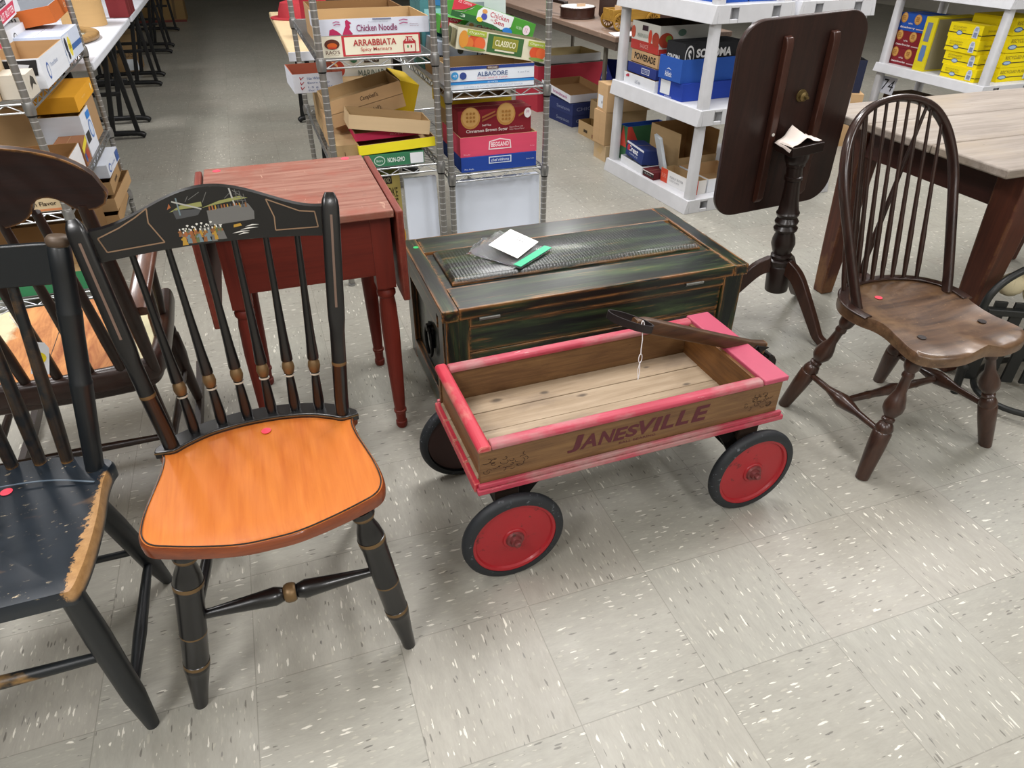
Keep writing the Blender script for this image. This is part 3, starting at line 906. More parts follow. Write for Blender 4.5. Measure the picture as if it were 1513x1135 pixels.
# lid
mb = MB()
mb.box((X0 + .045, Y0 + .001, .385), (X1 - .045, Y0 + .14, ZT)).box((X0 + .045, Y1 - .125, .385), (X1 - .045, Y1, ZT))
mb.box((X0 + .045, Y0 + .14, .387), (X1 - .045, Y1 - .125, ZT - .008))
mb.build('lid', CX, ch, bevel=.0018)
for x0, x1 in ((X0 - .006, X0 + .0445), (X1 - .0445, X1 + .006)):
    MB().box((x0, Y0 - .001, .384), (x1, Y1 + .001, ZT)).build('breadboard_end', CY, ch, bevel=.0022)
pa = [(X0 + .078, Y0 + .172), (X1 - .078, Y0 + .172), (X1 - .078, Y1 - .14), (X0 + .078, Y1 - .14)]
mb = MB()
def ring4(ins, z):
    return [V((X0 + .07 + ins, Y0 + .165 + ins, z)), V((X1 - .07 - ins, Y0 + .165 + ins, z)), V((X1 - .07 - ins, Y1 - .135 - ins, z)), V((X0 + .07 + ins, Y1 - .135 - ins, z))]
lv = [ring4(0, ZT - .012), ring4(0, ZT - .001), ring4(.012, ZT + .0095), ring4(.02, ZT + .012)]
mb.add([p for l in lv for p in l], [(4 * k + i, 4 * k + (i + 1) % 4, 4 * k + 4 + (i + 1) % 4, 4 * k + 4 + i) for k in range(3) for i in range(4)] + [(12, 13, 14, 15), (3, 2, 1, 0)])
def panelpaint():
    m = chestpaint('chest_panel_paint', 0)
    nt = m.node_tree
    b = [n for n in nt.nodes if n.type == 'BSDF_PRINCIPLED'][0]
    tc = nt.nodes.new('ShaderNodeTexCoord')
    w = nt.nodes.new('ShaderNodeTexWave')
    w.bands_direction = 'X'
    w.inputs['Scale'].default_value = 30
    w.inputs['Distortion'].default_value = 3.5
    w.inputs['Detail Scale'].default_value = 4
    nt.links.new(tc.outputs['Object'], w.inputs['Vector'])
    bp = nt.nodes.new('ShaderNodeBump')
    bp.inputs['Strength'].default_value = .22
    bp.inputs['Distance'].default_value = .002
    nt.links.new(w.outputs['Fac'], bp.inputs['Height'])
    nt.links.new(bp.outputs[0], b.inputs['Normal'])
    return m
mb.build('lid_panel', panelpaint(), ch, bevel=.0015)
STEEL = gloss('dull_steel', '9a9a96', .4, .8, 0, speck='5a564e')
for x in (.488, 1.16):
    MB().box((x, Y0 - .0035, .378), (x + .062, Y0 + .004, .386)).lathe((x, Y0 - .002, .3835), (x + .062, Y0 - .002, .3835), [(0, .0035), (1, .0035)], 10).build('hinge', STEEL, ch)
dot(ch, (.413, 2.135, ZT), m=DOT_GREEN, r=.009, label='round green price sticker')

# zip bag with a note lying on the chest lid
bag = thing('zip_bag', 'clear green-zip plastic bag holding a white note, lying on the chest lid', 'bag', (.69, 2.0, ZT + .012))
bM = Matrix.Translation((.688, 1.97, ZT + .0142)) @ Matrix.Rotation(R(36), 4, 'Z')
clear = NT('clear_plastic')
clear.fin((.97, .98, 1, 1), .12, 0, 0, .6)
clear.set(clear.b, 'Transmission Weight', .93)
clear.set(clear.b, 'IOR', 1.08)
rs = random.Random(5)
N_, M_ = 17, 15
g, ff = [], []
for j in range(M_):
    for i in range(N_):
        x, y = -.088 + .176 * i / (N_ - 1), -.10 + .21 * j / (M_ - 1)
        ed = max(abs(x) / .088, abs(y) / .105)
        cr = max(0, (y - .035) / .07)
        z = .0035 + .007 * (1 - ed ** 3) + max(0, y + .03) * .2 * (1 - ed ** 4) + cr * rs.uniform(0, .03) * (1 if ed < .97 else .4)
        g.append(bM @ V((x + cr * rs.uniform(-.005, .005), y, z)))
for j in range(M_ - 1):
    for i in range(N_ - 1):
        q = j * N_ + i
        ff.append((q, q + 1, q + 1 + N_, q + N_))
top = MB().add(g, ff)
b0 = len(top.v)
top.add([bM @ V((-.088 + .176 * i / (N_ - 1), -.10 + .21 * j / (M_ - 1), .0003)) for j in range(M_) for i in range(N_)], [tuple(reversed(f)) for f in ff])
per = [i for i in range(N_)] + [j * N_ + N_ - 1 for j in range(1, M_)] + [(M_ - 1) * N_ + i for i in range(N_ - 2, -1, -1)] + [j * N_ for j in range(M_ - 2, 0, -1)]
nb = N_ * M_
top.f += [(per[k], nb + per[k], nb + per[(k + 1) % len(per)], per[(k + 1) % len(per)]) for k in range(len(per))]
top.m += [0] * len(per)
top.build('plastic_sleeve', clear.m, bag, sharp=25)
nb_ = [(-.074, -.056), (.074, -.056), (.074, .05), (-.074, .05)]
nM = bM @ Matrix.Translation((0.008, -.004, .0285)) @ Matrix.Rotation(R(7), 4, 'Z') @ Matrix.Rotation(R(13), 4, 'X')
note = MB().prism(nb_, -.0004, .0004, nM).build('paper_note', flat('f6f5f2', .7), bag, smooth=False)
mb = MB()
write(mb, 'NT', nM @ V((.036, -.02, .0009)), nM.to_3x3() @ V((0, 1, 0)), nM.to_3x3() @ V((-1, 0, 0)), .028, .011, 0)
write(mb, '10-2', nM @ V((.054, -.022, .0009)), nM.to_3x3() @ V((0, 1, 0)), nM.to_3x3() @ V((-1, 0, 0)), .03, .009, 0)
mb.build('handwriting', [flat('55565a', .6)], note, smooth=False, solid=False)
MB().prism([(-.089, -.1), (.089, -.1), (.089, -.072), (-.089, -.072)], .0065, .0085, bM).build('zip_strip', flat('37b083', .35), bag, sharp=30)

# ================================================================== coaster wagon
wg = thing('coaster_wagon', 'red trimmed wooden coaster wagon with solid red wheels and black tyres', 'wagon', (.34, 1.066, 0), R(1.2))
LW = WM[wg]
RED = gloss('faded_red', 'b34a62', .5, 0, 0, wear='d8b0a8', wr=.003, wa=.5, spec=.35)
REDW = wood('faded_red_rail', '98303e', 'b8465a', 0, 1., .5, 0, wear='8a5a50', wr=.005, wa=.5, scratch='c9a09c', bump=.15, spec=.35, patch=('a27a78', 9, .47, .64))
REDE = wood('faded_red_end', 'a02834', 'c03a4b', 1, 1., .5, 0, wear='cdb394', wr=.006, wa=.8, scratch='cf8a80', bump=.15, spec=.3, patch=('b5766a', 9, .58, .7))
OAKS = wood('wagon_side', '563a24', '80603c', 0, 1.3, .5, .05, scratch='3b2615', patch=('4a2f19', 6, .55, .7))
OAKE = wood('wagon_end', '50331a', '80562b', 1, 1.3, .5, .05, scratch='3b2615')
BED = wood('wagon_bed', '87735a', 'ad9a82', 0, 1., .6, 0, scratch='6d5a46', patch=('7a6a5a', 7, .5, .7))
def knots(m, pts):
    nt = m.node_tree
    b = [n for n in nt.nodes if n.type == 'BSDF_PRINCIPLED'][0]
    src = b.inputs['Base Color'].links[0].from_socket
    tc = nt.nodes.new('ShaderNodeTexCoord')
    ns = nt.nodes.new('ShaderNodeTexNoise')
    ns.inputs['Scale'].default_value = 40
    nt.links.new(tc.outputs['Object'], ns.inputs['Vector'])
    for x, y, r in pts:
        d = nt.nodes.new('ShaderNodeVectorMath'); d.operation = 'SUBTRACT'
        nt.links.new(tc.outputs['Object'], d.inputs[0]); d.inputs[1].default_value = (x, y, 0)
        k = nt.nodes.new('ShaderNodeVectorMath'); k.operation = 'MULTIPLY'
        nt.links.new(d.outputs[0], k.inputs[0]); k.inputs[1].default_value = (.6, 1.2, 0)
        l = nt.nodes.new('ShaderNodeVectorMath'); l.operation = 'LENGTH'
        nt.links.new(k.outputs[0], l.inputs[0])
        a = nt.nodes.new('ShaderNodeMath'); a.operation = 'MULTIPLY_ADD'
        nt.links.new(ns.outputs[0], a.inputs[0]); a.inputs[1].default_value = r * .7
        nt.links.new(l.outputs['Value'], a.inputs[2])
        mr = nt.nodes.new('ShaderNodeMapRange')
        nt.links.new(a.outputs[0], mr.inputs[0])
        for i, v in ((1, r * .8), (2, r * 1.6), (3, .75), (4, 0.)):
            mr.inputs[i].default_value = v
        mx = nt.nodes.new('ShaderNodeMix'); mx.data_type = 'RGBA'
        nt.links.new(mr.outputs[0], mx.inputs[0]); nt.links.new(src, mx.inputs[6]); mx.inputs[7].default_value = lin('3d3530')
        src = mx.outputs[2]
    nt.links.new(src, b.inputs['Base Color'])
knots(BED, ((.115, .325, .011), (.245, .315, .008), (.335, .27, .009), (.47, .17, .012), (.17, .18, .006), (.62, .22, .007), (.56, .33, .006), (.66, .11, .008)))
DKW = wood('dark_bolster', '1c1512', '3d2d22', 0, 1., .6)
IRN = gloss('rusty_iron', '24201f', .5, .5, 0, speck='4a3a30')
def wb(mb, lo, hi, mi=0):
    return mb.box(lo, hi, mi, LW)
XL, XR_, YN, YF, ZB, ZR = -.024, .776, .040, .384, .275, .395
for y0 in (YN + .004, YF - .018):
    sp_ = wb(MB(), (XL + .002, y0, ZB), (XR_ - .002, y0 + .014, ZR - .008)).build('side_panel', OAKS, wg, bevel=.001)
    if y0 < .1:
        near = sp_
for x0 in (XL + .006, .700):
    wb(MB(), (x0, YN + .0185, ZB), (x0 + .014, YF - .0185, ZR - .008)).build('end_panel', OAKE, wg, bevel=.001)
wb(MB(), (XR_ - .016, YN + .0185, ZB), (XR_ - .002, YF - .0185, ZR - .008)).build('nose_panel', OAKE, wg, bevel=.001)
mb = MB()
bw = (YF - YN - .038) / 4
for k in range(4):
    y = YN + .019 + k * bw
    wb(mb, (XL + .0, y + .0012, .277), (XR_ - .02, y + bw - .0012, .291 + .0008 * (k % 2)))
mb.build('bed', BED, wg, bevel=.0012)
rsec = [(-.0155, 0), (.0155, 0), (.0155, .01), (.009, .0155), (-.009, .0155), (-.0155, .01)]
def rail(name, a, b, mat):
    a, b = V(a), V(b)
    t = (b - a).normalized()
    s_ = t.cross(V((0, 0, 1)))
    p = [LW @ (q + s_ * u + V((0, 0, w))) for q in (a, b) for u, w in rsec]
    f = [(5, 4, 3, 2, 1, 0), (6, 7, 8, 9, 10, 11)] + [(i, (i + 1) % 6, 6 + (i + 1) % 6, 6 + i) for i in range(6)]
    return MB().add(p, f).build(name, mat, wg, bevel=.003, sharp=50)
rail('top_rail', (XL + .028, YN + .0115, ZR - .0155), (.709, YN + .0115, ZR - .0155), REDW)
rail('top_rail', (XL + .028, YF - .0115, ZR - .0155), (.709, YF - .0115, ZR - .0155), REDW)
rail('end_rail', (XL + .012, YN - .005, ZR - .0155), (XL + .012, YF + .005, ZR - .0155), REDE)
wb(MB(), (.7095, YN - .006, ZR - .012), (XR_ + .004, YF + .006, ZR + .002)).build('hood', RED, wg, bevel=.003)
# moulding along the foot of the box, with its saw cuts at the rear
mb = MB()
for y0, y1, s_ in ((YN - .010, YN + .004, -1), (YF - .004, YF + .010, 1)):
    mb = wb(MB(), (XL - .008, y0, .262), (XR_ + .016, y1, .276))
    wb(mb, (XL - .004, y0 + (.004 if s_ < 0 else 0), .276), (XR_ + .01, y1 - (.004 if s_ > 0 else 0), .288))
    mb.build('foot_moulding', REDW, wg, bevel=.0025)
mb = MB()
for k in range(4):
    y = YN + .004 + k * (YF - YN - .008) / 4
    wb(mb, (XL - .012, y + .001, .262), (XL + .006, y + (YF - YN - .008) / 4 - .001, .286))
mb.build('foot_moulding', REDE, wg, bevel=.0025)
# lettering on the near side
WINE = flat('54222a', .6)
mb = MB()
base = .3155
let = [('J', .186, .031, .3125, .047), ('A', .2195, .043, base, .0395), ('N', .2655, .0345, base, .038), ('E', .3045, .029, base, .0365), ('S', .335, .031, .3175, .034), ('V', .3595, .047, base, .0425),
       ('I', .4095, .0145, base, .0415), ('L', .4315, .0345, base, .0425), ('L', .4725, .035, base, .0435), ('E', .5165, .038, .314, .046)]
for c, x, w, z, h in let:
    write(mb, c, LW @ V((x, YN + .0034, z)), LW.to_3x3() @ V((1, 0, 0)), (LW.to_3x3() @ V((.26, 0, 1))), w, h, 0, .035)
write(mb, 'BALL BEARING', LW @ V((.322, YN + .0034, .303)), LW.to_3x3() @ V((1, 0, 0)), V((0, 0, 1)), .098, .0068, 0, .012)
mb.build('lettering', [WINE], near, smooth=False, solid=False)
rs = random.Random(11)
for x0, x1 in ((-.006, .088), (.668, .748)):
    mb = MB()
    for k in range(26):
        x, z, r = rs.uniform(x0, x1), rs.uniform(.312, .352), rs.uniform(.003, .012)
        a0, n = rs.uniform(0, 6.28), rs.randrange(5, 11)
        pts = [(x + r * math.cos(a0 + i * .5) * (1 - i * .05), z + r * .7 * math.sin(a0 + i * .5) * (1 - i * .05)) for i in range(n)]
        for (xa, za), (xb, zb) in zip(pts, pts[1:]):
            d = V((xb - xa, 0, zb - za)).normalized() * .0007
            mb.add([LW @ V((xa - d.z, YN + .0034, za + d.x)), LW @ V((xb - d.z, YN + .0034, zb + d.x)), LW @ V((xb + d.z, YN + .0034, zb - d.x)), LW @ V((xa + d.z, YN + .0034, za - d.x))], [(0, 1, 2, 3)])
    mb.build('stencilled_scroll', [flat('3d281a', .6)], near, smooth=False, solid=False)
# running gear
for x in (.046, .714):
    wb(MB(), (x - .03, .055, .205), (x + .03, .37, .262)).build('bolster', DKW, wg, bevel=.003)
    MB().lathe(LW @ V((x, -.012, .127)), LW @ V((x, .427, .127)), [(0, .0065), (1, .0065)], 12).build('axle', IRN, wg)
    for y in (.075, .345):
        s_ = 1 if x < .3 else -1
        MB().sweep(spline([LW @ V((x + s_ * .13, y, .258)), LW @ V((x + s_ * .07, y, .235)), LW @ V((x + s_ * .02, y, .16)), LW @ V((x, y, .118))], 6), (.018, .005), (0, 1, 0)).build('strut', IRN, wg)
        wb(MB(), (x - .018, y - .012, .112), (x + .018, y + .012, .21)).build('axle_block', DKW, wg, bevel=.002)
for x in (.29, .51):
    wb(MB(), (x, YN + .006, .262), (x + .045, YF - .006, .2755)).build('cross_slat', DKW, wg, bevel=.002)
RUB = gloss('dusty_rubber', '1b1f24', .6, 0, 0, speck='6d7278')
WRED = gloss('wheel_red', 'a01e26', .42, 0, .05, speck='5d1c1c', spec=.4)
WIN = gloss('wheel_inside', '3a2320', .6)
def wheel(x, y, out):
    """out: -1 faces the camera side, +1 the far side"""
    C_ = lambda o: LW @ V((x, y + out * o, .127))
    tyre = MB().lathe(C_(-.014), C_(.014), [(0, .107), (.02, .118), (.2, .125), (.5, .127), (.8, .125), (.98, .118), (1., .107), (.999, .1035), (.6, .103)], 56, cap=False).build('tyre', RUB, wg, sharp=50)
    d = MB().lathe(C_(-.006), C_(.012), [(.0, .1045), (.55, .1045), (.98, .1045), (1, .102), (.9, .0965), (.62, .0935), (.60, .088), (.66, .05), (.75, .034), (.8, .03), (.95, .029), (1, .028), (1.0, .001)], 56, [1] + [0] * 11).build('wheel_disc', [WRED, WIN], wg, sharp=40)
    MB().lathe(C_(.011), C_(.026), [(0, .0235), (.4, .0205), (.45, .0145), (1, .013)], 20).lathe(C_(.026), C_(.036), [(0, .0085), (.7, .0085), (1, .006)], 6).build('hub_cap', gloss('hub_metal', '7a3a3a', .5, .3, 0, speck='3a302c'), wg, sharp=35)
for x in (.046, .714):
    wheel(x, .0145, -1)
    wheel(x, .4055, 1)
# handle folded back over the box
hd = MB()
pts = [LW @ V(p) for p in ((.842, .212, .366), (.80, .212, .376), (.70, .21, .4165), (.56, .207, .472), (.455, .205, .514), (.425, .205, .522))]
hd.sweep(pts, [(.0125, .018), (.0125, .018), (.012, .017), (.0125, .018), (.0135, .0185), (.0125, .014)], (0, 0, 1), 5)
hdl = hd.build('handle', wood('handle_wood', '2a1a12', '5a3d26', 0, 1., .45, .1, wear='a3763f', wr=.006, wa=.6), wg, sharp=50)
def on_h(x, dz=0):
    return .522 - (x - .425) * .3935 + dz
lp = [(.447, .205 + .0, 0)]
loop = []
for i in range(28):
    q = 2 * PI * i / 28
    la = .062 * math.cos(q)
    lb = .018 * math.copysign(abs(math.sin(q)) ** .6, math.sin(q)) * (1 - .55 * abs(math.cos(q)) ** 4)
    loop.append(LW @ V((.417 - .5 * la + .87 * lb, .212 + .87 * la + .5 * lb, .527 - .12 * lb)))
MB().sweep(loop, (.0016, .0095), (.2, 0, 1), closed=True).build('grip_loop', gloss('dark_strap_iron', '3b3636', .4, .7, 0), hdl)
mb = MB()
for y in (.198, .226):
    mb.prism([(.80, .352), (.85, .338), (.875, .34), (.885, .325), (.888, .27), (.88, .27), (.872, .315), (.858, .322), (.85, .31), (.842, .312), (.845, .332), (.805, .345), (.795, .372), (.81, .385), (.85, .372)], y - .003, y + .003, LW @ Matrix(((1, 0, 0, 0), (0, 0, 1, 0), (0, 1, 0, 0), (0, 0, 0, 1))))
mb.build('pivot_bracket', IRN, hdl, bevel=.001)
mb = MB().lathe(LW @ V((.858, .19, .345)), LW @ V((.858, .235, .345)), [(0, .006), (1, .006)], 10)
mb.sweep([LW @ V(p) for p in ((.886, .212, .27), (.84, .212, .235), (.76, .212, .222))], (.012, .005), (0, 1, 0)).build('tongue_iron', IRN, wg)
# paper string of a lost tag, looped over the grip
sg = thing('tag_string', 'white tag string knotted on the wagon handle and hanging into the box', 'string', tuple(LW @ V((.438, .17, .5))))
A_ = LW @ V((.4305, .172, .532))
mb = MB().tube([A_ + V((.004 * math.cos(q) + .0, .003 * math.sin(q), .0 + .013 * math.sin(q))) for q in [i * PI / 8 for i in range(16)]], .0011, 6, closed=True)
mb.tube([A_ + V(p) for p in ((0, 0, -.012), (.002, -.002, -.035), (.001, -.003, -.062), (.002, -.003, -.075))], .0012, 6)
mb.tube([A_ + V((.002 + .0045 * math.cos(q), -.003, -.088 + .0125 * math.sin(q))) for q in [i * PI / 8 for i in range(16)]], .001, 6, closed=True)
mb.tube([A_ + V(p) for p in ((.002, -.003, -.1), (.004, -.004, -.125), (.003, -.004, -.148))], .0013, 6).tube([A_ + V(p) for p in ((.002, -.003, -.1), (-.001, -.003, -.12), (.002, -.004, -.15))], .001, 6)
mb.build('string', flat('f2f0f2', .7), sg)
# ================================================================== tilt-top table, its top swung upright; the whole table leans a little
tt = thing('tilt_top_table', 'dark mahogany tripod table with its rounded rectangular top tipped upright, underside showing', 'table', (1.785, 1.955, 0))
MAH = wood('mahogany_under', '1d100d', '39201a', 2, .7, .42, .12, scratch='5a3222', patch=('2a1712', 3, .5, .75), wear='7d4f36', wr=.002, wa=.3)
MAHD = gloss('dark_turned_mahogany', '20120e', .36, 0, .15)
TL = Matrix.Translation((1.785, 1.955, 0)) @ Matrix.Rotation(R(-5.2), 4, 'Y')
def tv(x, y, z):
    return TL @ V((x, y, z))
BT = TL @ Matrix.Translation((.012, .083, .752)) @ Matrix.Rotation(R(2.2), 4, 'Y') @ Matrix.Rotation(R(3), 4, 'X')
HW, HH, CR = .247, .325, .085
ol = []
for cx, cz, a0 in ((HW - CR, HH - CR, 0), (-HW + CR, HH - CR, 90), (-HW + CR, -HH + CR, 180), (HW - CR, -HH + CR, 270)):
    ol += [(cx + CR * math.cos(R(a0 + 9 * i)), cz + CR * math.sin(R(a0 + 9 * i))) for i in range(11)]
YZ = Matrix(((1, 0, 0, 0), (0, 0, 1, 0), (0, 1, 0, 0), (0, 0, 0, 1)))
top = MB().prism(ol, 0, .019, BT @ YZ).build('table_top', MAH, tt, bevel=.004, sharp=50)
cl = wood('cleat_wood', '2c1711', '4d2b20', 2, .7, .38, .2)
for x in (-.075, .105):
    prof = [(-.285, 0), (-.285, -.012), (-.265, -.026), (.245, -.026), (.268, -.018), (.272, 0)]
    M_ = BT @ Matrix.Translation((x - .0135, 0, 0)) @ Matrix(((0, 0, 1, 0), (0, 1, 0, 0), (1, 0, 0, 0), (0, 0, 0, 1)))
    M_ = BT @ Matrix.Translation((x - .0135, 0, 0))
    mb = MB()
    n = len(prof)
    mb.add([M_ @ V((w, y, z)) for w in (0, .027) for z, y in prof], [tuple(range(n)), tuple(range(2 * n - 1, n - 1, -1))] + [(i, n + i, n + (i + 1) % n, (i + 1) % n) for i in range(n)])
    c_ = mb.build('cleat', cl, top, bevel=.003)
BRASS = gloss('tarnished_brass', '7d6a42', .45, .7, 0, speck='3a3020')
c0 = BT @ V((.03, -.001, .075))
MB().lathe(c0, BT @ V((.03, -.022, .075)), [(0, .021), (.15, .02), (.2, .013), (.6, .012), (.62, .0155), (.75, .0155), (1, .008)], 18).box((.024, -.034, .071), (.036, -.02, .079), 0, BT).build('catch', BRASS, top, sharp=40)
MB().disc(BT @ V((-.0745, -.0265, -.035)), .0055, BT.to_3x3() @ V((0, -1, 0)), 14, .0015).build('screw_head', flat('d9d6d0', .4), top)
sh = [(0, .042), (.03, .043), (.19, .0435), (.2, .040), (.215, .044), (.24, .0445), (.25, .034), (.262, .038), (.275, .038), (.285, .03), (.31, .036), (.36, .043), (.4, .04), (.44, .032), (.455, .03), (.46, .041), (.475, .0425), (.49, .036), (.5, .032), (.51, .04), (.525, .042), (.54, .037), (.555, .033),
      (.57, .039), (.585, .041), (.6, .036), (.66, .031), (.76, .0265), (.81, .026), (.815, .031), (.835, .031), (.84, .0275), (.9, .0275), (.905, .032), (.925, .033), (.93, .036), (.965, .041), (1., .041)]
MB().lathe(tv(0, 0, .135), tv(0, 0, .668), sh, 28).build('pillar', MAHD, tt, sharp=40)
MB().box((-.062, -.052, .668), (.062, .052, .70), 0, TL).build('block', MAHD, tt, bevel=.002)
MB().lathe(tv(-.062, .045, .69), tv(.062, .045, .69), [(0, .012), (1, .012)], 12).build('pivot_bar', MAHD, tt)
for ang, foot in ((-81, (1.823, 1.695)), (30, (2.012, 2.087)), (163, (1.50, 2.03))):
    a = R(ang)
    d = V((math.cos(a), math.sin(a), 0))
    p0 = tv(0, 0, .245) + d * .034
    p1 = V((foot[0], foot[1], .022))
    L = (p1 - p0); L.z = 0
    L = L.length
    d = V((p1.x - p0.x, p1.y - p0.y, 0)).normalized()
    pts = spline([p0, p0 + d * (L * .22) + V((0, 0, -.025)), p0 + d * (L * .45) + V((0, 0, -.088)), p0 + d * (L * .7) + V((0, 0, -.165)), p1 - d * .035 + V((0, 0, .012)), p1], 6)
    n = len(pts)
    MB().sweep(pts, [(.0135, .03 - .018 * i / (n - 1)) for i in range(n)], (0, 0, 1)).build('leg', wood('tripod_leg', '26140f', '41261b', 2, .8, .36, .2), tt, bevel=.003)
    f = MB().lathe(p1 + V((0, 0, -.006)), V((p1.x, p1.y, .004)), [(0, .009), (.5, .006), (1, .01)], 10)
    f.build('caster', IRON, tt)
# crumpled paper on the block
pp = []
rs = random.Random(4)
for j in range(7):
    for i in range(11):
        x, y = -.068 + .125 * i / 10, -.042 + .082 * j / 6
        z = .701 + .0025 + .042 * math.exp(-((x + .005) / .022) ** 2) * (.45 + .55 * j / 6) + rs.uniform(0, .003)
        if x < -.063:
            z -= .02 * (1 - j / 9)
        pp.append(tv(x, y, z))
ff = [(j * 11 + i, j * 11 + i + 1, j * 11 + i + 12, j * 11 + i + 11) for j in range(6) for i in range(10)]
pb = MB().add(pp, ff)
o = pb.build('paper_scrap', flat('f3e6dc', .8), None, sharp=25, solid=False, M=Matrix.Translation(tv(0, 0, .701)))
sd = o.modifiers.new('thickness', 'SOLIDIFY'); sd.thickness = .0006
tag(o, 'crumpled cream paper scrap lying on the tilt table block', 'paper')

# ================================================================== bow-back chair
wc = thing('windsor_chair', 'brown bow-backed spindle chair with shield seat and bulbous turned legs', 'chair', (1.66, 1.27, 0))
WB = wood('walnut_dark', '1b100d', '38221a', 2, .8, .33, .25, wear='8a6246', wr=.003, wa=.35)
def shield():
    t = NT('worn_walnut_seat')
    v = t.obj()
    n = t.noise(t.stretch(v, 0, 4, 34), 1., 7, .65, .6)
    c = t.mix(t.step(n, .33, .68), lin('38261a'), lin('674c36'))
    p = t.noise(v, 10., 6, .65)
    c = t.mix(t.math('MULTIPLY', t.step(p, .5, .66), .55), c, lin('7d6246'))
    sp2 = t.noise(v, 120., 3, .6)
    c = t.mix(t.math('MULTIPLY', t.step(sp2, .66, .7), .4), c, lin('9a7a55'))
    e = t.edge(.008)
    c = t.mix(t.math('MULTIPLY', e, t.step(t.noise(v, 18., 5), .45, .6)), c, lin('6d5548'))
    t.bump(n, .08)
    return t.fin(c, .36, 0, .15, .5)
XW = 1.655
sh_ = [(0, -.232), (.08, -.235), (.14, -.225), (.178, -.2), (.186, -.165), (.176, -.12), (.168, -.07), (.172, -.03), (.186, .005), (.192, .05), (.18, .1), (.14, .15), (.08, .178), (0, .188)]
sh_ = [(x, y + 1.262) for x, y in sh_]
so = spline([(XW + x, y) for x, y in sh_] + [(XW - x, y) for x, y in sh_[-2:0:-1]], 4, True)
def shd(x, y, r):
    a = abs(x - XW)
    dish_ = -.014 * (1 - r ** 2.4)
    nose = .004 * math.exp(-(a / .03) ** 2) * max(0, min(1, (1.12 - y) / .08))
    fall = -.013 * max(0, min(1.2, (1.09 - y) / .06)) ** 1.6 * min(1, a / .06)
    side = -.009 * max(0, min(1, (a - .12) / .07)) * max(0, min(1, (1.22 - y) / .06))
    return dish_ + nose + fall + side
MB().slab(so, .425, .042, shd, 10, 0, .003, .86).build('seat', shield(), wc, sharp=60)
MB().prism([(XW - .032, 1.435), (XW + .032, 1.435), (XW + .04, 1.505), (XW + .025, 1.52), (XW - .025, 1.52), (XW - .04, 1.505)], .385, .421).build('tail_block', WB, wc, bevel=.005)
rim = spline([(XW - .178, 1.255, .424), (XW - .184, 1.31, .426), (XW - .17, 1.36, .427), (XW - .13, 1.405, .427), (XW - .07, 1.432, .427), (XW, 1.44, .427), (XW + .07, 1.432, .427), (XW + .13, 1.405, .427), (XW + .17, 1.36, .427), (XW + .184, 1.31, .426), (XW + .178, 1.255, .424)], 5)
MB().sweep(rim, (.015, .003), (0, 0, 1), 3).build('seat_rim', WB, wc, sharp=60)
def hoop_pt(x, z):
    return V((XW + .012 * (z - .42) / .5 + x, 1.315 + (z - .425) * .475, z))
hp = [(-.162, .418), (-.17, .47), (-.18, .56), (-.19, .66), (-.194, .72), (-.188, .78), (-.168, .838), (-.13, .884), (-.075, .911), (0, .921)]
hp = spline(hp + [(-x, z) for x, z in hp[-2::-1]], 5)
pts = [hoop_pt(x, z) for x, z in hp]
n = len(pts)
# section: about 30 mm seen from the side, 18 mm from the front
mb = MB()
sec_n = 14
cen = hoop_pt(0, .66)
vs = []
for i, p in enumerate(pts):
    t = (pts[min(i + 1, n - 1)] - pts[max(i - 1, 0)]).normalized()
    nrm = V((0, -1, .475)).normalized()
    s_ = t.cross(nrm).normalized()
    for k in range(sec_n):
        q = 2 * PI * k / sec_n
        c_, w_ = math.cos(q), math.sin(q)
        e = .6
        vs.append(p + s_ * (.0095 * math.copysign(abs(c_) ** e, c_)) + nrm * (.0145 * math.copysign(abs(w_) ** e, w_)))
ff = [(i * sec_n + k, i * sec_n + (k + 1) % sec_n, (i + 1) * sec_n + (k + 1) % sec_n, (i + 1) * sec_n + k) for i in range(n - 1) for k in range(sec_n)]
ff += [tuple(range(sec_n))[::-1], tuple((n - 1) * sec_n + k for k in range(sec_n))]
mb.add(vs, ff).build('bow', wood('bow_walnut', '1d1210', '3a2620', 2, .8, .28, .35, wear='9a7458', wr=.003, wa=.5), wc, sharp=40)
def hoop_top(x):
    best = None
    for (x0, z0), (x1, z1) in zip(hp, hp[1:]):
        if min(x0, x1) <= x <= max(x0, x1) and max(z0, z1) > .72 and abs(x1 - x0) > 1e-9:
            z = z0 + (z1 - z0) * (x - x0) / (x1 - x0)
            best = max(best or 0, z)
    return best or .8
for k in range(-4, 5):
    xb = k * .034
    xt = k * .0385
    yb = 1.437 - 1.9 * xb * xb
    zt = hoop_top(xt) - .004
    MB().lathe((XW + xb, yb, .424), hoop_pt(xt, zt), [(0, .0055), (.1, .0075), (.28, .0078), (.36, .0068), (.7, .005), (1, .0042)], 12).build('spindle', WB, wc)
for s_ in (-1, 1):
    MB().lathe((XW + s_ * .014, 1.5, .418), hoop_pt(s_ * .105, hoop_top(s_ * .105) - .004) + V((0, .004, 0)), [(0, .0065), (.2, .009), (.35, .0075), (1, .0045)], 12).build('brace_spindle', WB, wc)
fl_ = [(0, .0135), (.05, .0175), (.11, .0225), (.15, .0205), (.18, .0135), (.2, .016), (.215, .016), (.225, .0125), (.32, .0145), (.37, .022), (.42, .0275), (.46, .0265), (.5, .017), (.515, .013), (.525, .0175), (.54, .0175), (.55, .0135), (.565, .0195), (.6, .0245), (.62, .0225), (.63, .0255), (.75, .0245), (1, .018)]
LEGW = wood('leg_walnut', '241512', '452c20', 2, .8, .33, .25, wear='7d5a40', wr=.003, wa=.3)
LGF = {}
